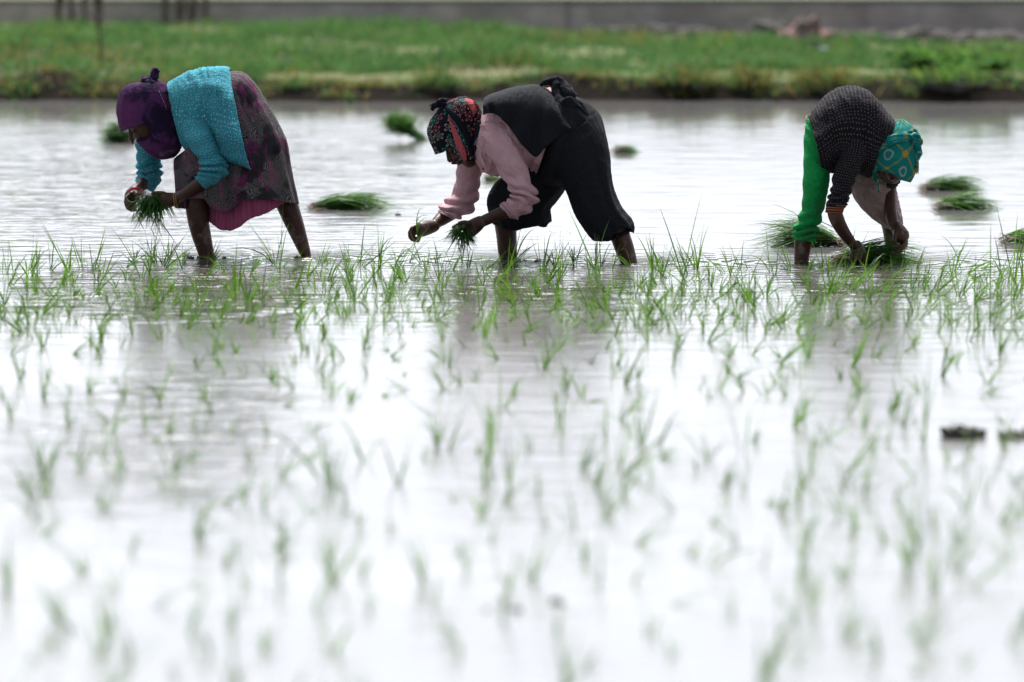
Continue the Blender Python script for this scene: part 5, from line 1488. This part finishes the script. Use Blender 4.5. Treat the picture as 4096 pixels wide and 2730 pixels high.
rows(3072, 900, 2.2402, """20,430,290,-20 60,450,240,20 200,410,210,-70 330,530,140,-20 480,420,200,-60 460,390,150,-20 540,430,200,0 570,400,160,30 390,720,180,40 520,640,400,120 600,600,210,30 720,570,180,20 820,470,210,70
870,500,290,90 960,560,200,10 940,720,320,80 1110,600,210,60 1280,520,270,60 1300,780,310,10 1380,540,180,20 1330,400,140,70 1450,660,250,20 1500,600,260,160 1700,640,310,60 1760,430,380,-30 1720,650,260,110
1850,710,400,110 1870,640,210,40 2010,650,540,10 2100,470,270,-60 2190,690,290,110 2205,480,490,20 2280,450,240,0 640,870,170,200 540,920,150,20 1000,930,310,70 1340,850,210,160 1510,970,230,70 1780,1040,250,140
2010,970,210,130 2090,910,160,110 2170,880,160,130 140,850,200,-10 60,930,140,0 280,980,230,70 350,1000,250,-10 380,1190,240,-10 330,1230,190,-30 760,980,190,30 780,1200,160,20 580,1090,100,30 940,1190,210,80
1150,1260,270,-20 1310,1080,180,10 1190,1140,90,110 1680,1260,180,0 1600,1160,180,-10 1930,1040,270,20 1990,1250,140,10 2080,1110,120,30 1960,1420,240,70 2270,1030,210,-10 650,1390,190,-10 830,1480,180,0
770,1440,210,20 80,1420,180,-20 160,1400,130,20 180,1540,150,-10 1410,1470,120,0 1370,1500,160,-50 1160,1560,150,0 790,560,200,60 1000,470,150,30 1540,480,160,80 1750,600,220,60 2140,430,220,30 2250,600,240,80
340,600,230,60 700,480,160,100 1220,580,200,80 1400,740,200,120 1600,760,220,90 900,640,180,70 480,760,170,60 1060,760,180,90 250,560,150,-60 2230,850,190,90 1660,860,140,120 860,880,140,-40 1100,480,160,60
1560,640,190,130 1950,560,220,-40 2060,560,200,-60 1180,420,160,110 90,700,170,-40 1830,900,170,-70 640,460,170,120 1440,480,150,-30 1650,460,170,-70""")
rows(0, 1500, 1.149, """50,200,160,10 200,110,130,5 320,230,200,5 400,80,100,20 510,260,210,80 530,470,210,-40 490,620,140,30 440,600,190,0 215,550,150,-30 190,670,160,-70 370,430,170,-10 750,520,110,-20 800,510,180,-60 880,240,140,10
975,190,160,-30 930,300,110,10 1070,270,120,50 1150,400,140,10 1120,570,170,0 1230,290,120,20 1420,270,120,30 1500,500,250,-60 1430,640,130,0 1530,400,70,20 1610,130,70,0 1670,400,180,-20 1830,500,170,-30
2000,190,110,-150 2010,330,210,-10 2260,260,170,0 2230,520,140,-10 2340,520,240,-30 40,1000,270,10 390,910,160,-30 270,1130,180,-10 210,1250,80,20 520,1000,170,0 600,820,70,10 540,1160,110,-10 690,1070,120,110
900,720,130,20 1090,830,120,-20 1140,980,140,-20 1060,1150,150,20 1310,740,120,-50 1540,960,230,10 1530,1280,170,20 1220,1260,130,0 1690,1090,90,30 1950,960,190,-40 2000,1060,130,-10 2080,1200,130,-40 2110,1290,110,-30
2150,900,130,-10 2250,770,130,30 2340,980,140,0 1800,720,80,10 600,1310,130,-20 980,1280,130,-50 1600,640,70,-20 790,1400,120,0 1080,1420,160,-10 130,1340,90,40""")
rows(2048, 1500, 1.149, """220,210,140,-20 250,80,110,10 590,320,210,-60 430,290,160,20 665,330,160,80 90,350,110,-50 420,570,210,30 500,550,130,70 110,560,110,10 290,700,180,-30 150,700,70,0 330,850,100,10 410,970,210,-10 1060,350,180,-30
1110,310,90,20 980,520,120,0 1000,590,60,-20 1160,600,60,60 900,390,140,10 850,450,120,-20 640,480,110,30 750,630,110,-100 800,830,80,60 900,690,80,70 1040,780,130,-90 1140,880,130,10 1220,1040,130,-20
1230,1210,110,20 1330,850,240,40 1330,590,170,-10 1370,420,160,10 1340,210,120,0 1440,300,150,30 1540,190,160,20 1520,520,120,0 1590,700,140,-10 1510,910,60,20 1720,770,140,-40 1820,900,290,0 1870,790,260,10
1650,350,110,20 1730,330,120,20 1890,320,330,0 1940,980,310,60 2095,980,160,190 2290,840,140,-90 2065,760,120,-10 2090,620,260,-10 2170,560,200,90 2310,480,70,0 2300,260,100,-40 1540,1210,170,60 1500,1200,140,90
1800,1180,70,90 2290,1240,190,70 740,1290,80,-20 330,1340,70,40 1000,1100,110,10 1270,1320,90,110 2080,1330,110,20 1380,1000,120,30 560,960,90,60 2000,400,150,-20 1850,480,160,-60 200,1180,110,10 640,1190,100,10
2340,1130,150,50""")
SEEDS = []
for (px, py, hp, lp) in ROWS:
    p = G(px, py)
    SEEDS.append((p, 1.7 * hp * p.y / FPX, 1.6 * lp * p.y / FPX))
# the rows between them, and out past the sides of the view
RB = random.Random(21)
tries = 0
while tries < 9000:
    tries += 1
    y = RB.uniform(9.5, 24.3) if RB.random() < .6 else RB.uniform(20.6, 24.3)
    hw = y * 0.09 + 1.1
    x = RB.uniform(-hw, hw)
    py = project(Vector((x, y, 0)))[1]
    lim_ = 0.042 if y > 20.8 else 0.10
    if y > 23.2 and RB.random() < 0.55:
        continue
    if abs(x) < y * .088 and y < 20.3 and RB.random() < 0.3:
        continue
    if any((p.x - x) ** 2 + (p.y - y) ** 2 < (lim_ * RB.uniform(.8, 1.6)) ** 2 for p, _, _ in SEEDS):
        continue
    ln = noise.noise(Vector((x * 1.2, y * .6, 3.0)))
    SEEDS.append((Vector((x, y, 0)), RB.choice((.05, .09, .14, .19)) * RB.uniform(.8, 1.2), RB.gauss(.02 + .03 * (x > 1), .06) + .03 * ln))
    if len(SEEDS) > len(ROWS) + 1120:
        break
def tuft(mb, p, h, l):
    n = R.choice((4, 5, 5, 6, 7, 8)) if h > .05 else R.choice((3, 4, 5))
    near_ = p.y < 20
    long_ = max(0.035, h)
    for i in range(n):
        f = 1.0 if i == 0 else R.uniform(.45, .95)
        tilt = l / long_
        d = Vector((tilt * R.uniform(.6, 1.2) + R.gauss(0, .26), R.gauss(0, .26), 1))
        q = p + Vector((R.gauss(0, .004), R.gauss(0, .006), -.012))
        kk = R.uniform(.5, .75) if R.random() < .10 else None
        L = long_ * f * sqrt(1 + tilt * tilt) + .012
        blade(mb, q, d, L, min(.0075, .0030 + .018 * long_) * R.uniform(.7, 1.2) * (0.9 if near_ else 0.85), R.uniform(.0, .15) if R.random() < .75 else R.uniform(.2, .5), 7, kink=kk)
SEEDS.sort(key=lambda s_: (not -30 < project(s_[0])[0] < 4126, -(max(s_[1], .4 * abs(s_[2])) / s_[0].y)))
rest = MB()
GS = 'young rice seedlings planted in the flooded field'
for i, (p, h, l) in enumerate(SEEDS):
    if i < 300:
        m = MB(); tuft(m, p, h, l)
        o = m.build('rice_seedling', M_seed, None, smooth=False, loc=p.copy())
        tag(o, 'thin green rice seedling standing in the shallow water', 'rice seedling', GS)
    else:
        tuft(rest, p, h, l)
tag(rest.build('small_rice_seedling', M_seed, None, smooth=False), 'smaller rice seedlings planted between the larger ones', 'rice seedlings', kind='stuff')

# leaves lying on the water
def floating(x0, y0, x1, y1, w_, label):
    a, e = G(x0, y0, .004), G(x1, y1, .004)
    m = MB()
    n = 10
    d = (e - a); sd = Vector((-d.y, d.x, 0)).normalized()
    rr = R.random()
    for i in range(n + 1):
        s_ = i / n
        p = a + d * s_ + sd * .012 * sin(s_ * 5 + x0) + Vector((0, 0, .004 * sin(s_ * 9 + y0) + .003))
        ww = w_ * .5 * max(.05, min(1, s_ * 5)) * (1 - s_ ** 3 * .97)
        m.v += [p - sd * ww, p + sd * ww + Vector((0, 0, .002))]
    for i in range(n):
        k = 2 * i
        m.face((k, k + 1, k + 3, k + 2), [(rr, s_ * .8)] * 4)
    tag(m.build('floating_leaf', M_seed, None, smooth=False, loc=a.copy()), label, 'leaf', 'loose leaves floating on the water')
floating(1180, 1212, 1640, 1208, .012, 'long straight green leaf floating below the gap between left and middle planters')
floating(3600, 1158, 3790, 1158, .010, 'narrow bright leaf floating in front of the hands of the planter in green trousers')
floating(3780, 1292, 3600, 1280, .010, 'curved leaf floating among the right-hand seedlings below the teal scarf')
floating(3930, 1182, 4110, 1164, .011, 'green leaf floating at the right edge among tall seedlings')
floating(3420, 1157, 3290, 1150, .009, 'short leaf floating below the shins of the green trousers')
floating(2680, 1080, 2720, 1084, .012, 'tiny curled leaf floating right of the black trousers')
floating(1400, 660, 1485, 660, .010, 'thin yellow leaf floating far behind the gap left of the flowered headscarf')
floating(1590, 828, 1705, 832, .010, 'thin yellowish leaf floating just right of the long bundle')
floating(2197, 932, 2285, 933, .008, 'thin leaf floating between the bare shins under the black trousers')

# clods of mud at the surface
def clods(px, py, n, sx, sy, r, label, name='mud_clod'):
    c = G(px, py)
    m = MB()
    for i in range(n):
        q = c + Vector((R.gauss(0, sx), R.gauss(0, sy), 0))
        k = r * (R.choice((.35, .6, .9, 1.25)) if name == 'mud_pile' else R.uniform(.5, 1.1))
        ball(m, q + Vector((0, 0, k * .15)), (k * 1.2, k * 1.2, k * (1.1 if name == 'mud_pile' else .8)), 0, 16, 11, .8, R.uniform(0, 40))
    tag(m.build(name, M_mud, None, loc=c), label, 'mud', 'lumps of mud in the water')
clods(1592, 862, 1, 0, 0, .013, 'single dark mud clod right of the long seedling bundle')
clods(1190, 1034, 1, 0, 0, .011, 'small mud clod left of the front shin of the printed skirt')
clods(745, 1034, 6, .03, .03, .009, 'row of small mud clods left of the bare front shin')
clods(900, 1033, 4, .02, .02, .008, 'mud crumbs right of the bare front shin')
clods(3245, 1053, 1, 0, 0, .009, 'small mud clod beside the shin under the green trousers')
clods(3960, 1752, 10, .06, .03, .022, 'broad dark mud pile with seedlings at the right edge', 'mud_pile')
clods(4075, 1752, 5, .02, .02, .019, 'rounded mud lump at the far right next to the broad pile', 'mud_pile')
clods(2245, 2412, 3, .014, .02, .010, 'dark mud lump just breaking the water low in the middle')
clods(2010, 2440, 3, .03, .02, .009, 'low flat smear of mud left of the dark lump low in the middle')
clods(2470, 1040, 3, .03, .02, .007, 'mud crumbs beside the rear shin under the black trousers')
clods(2130, 1044, 4, .03, .02, .008, 'mud crumbs beside the front shin under the black trousers')
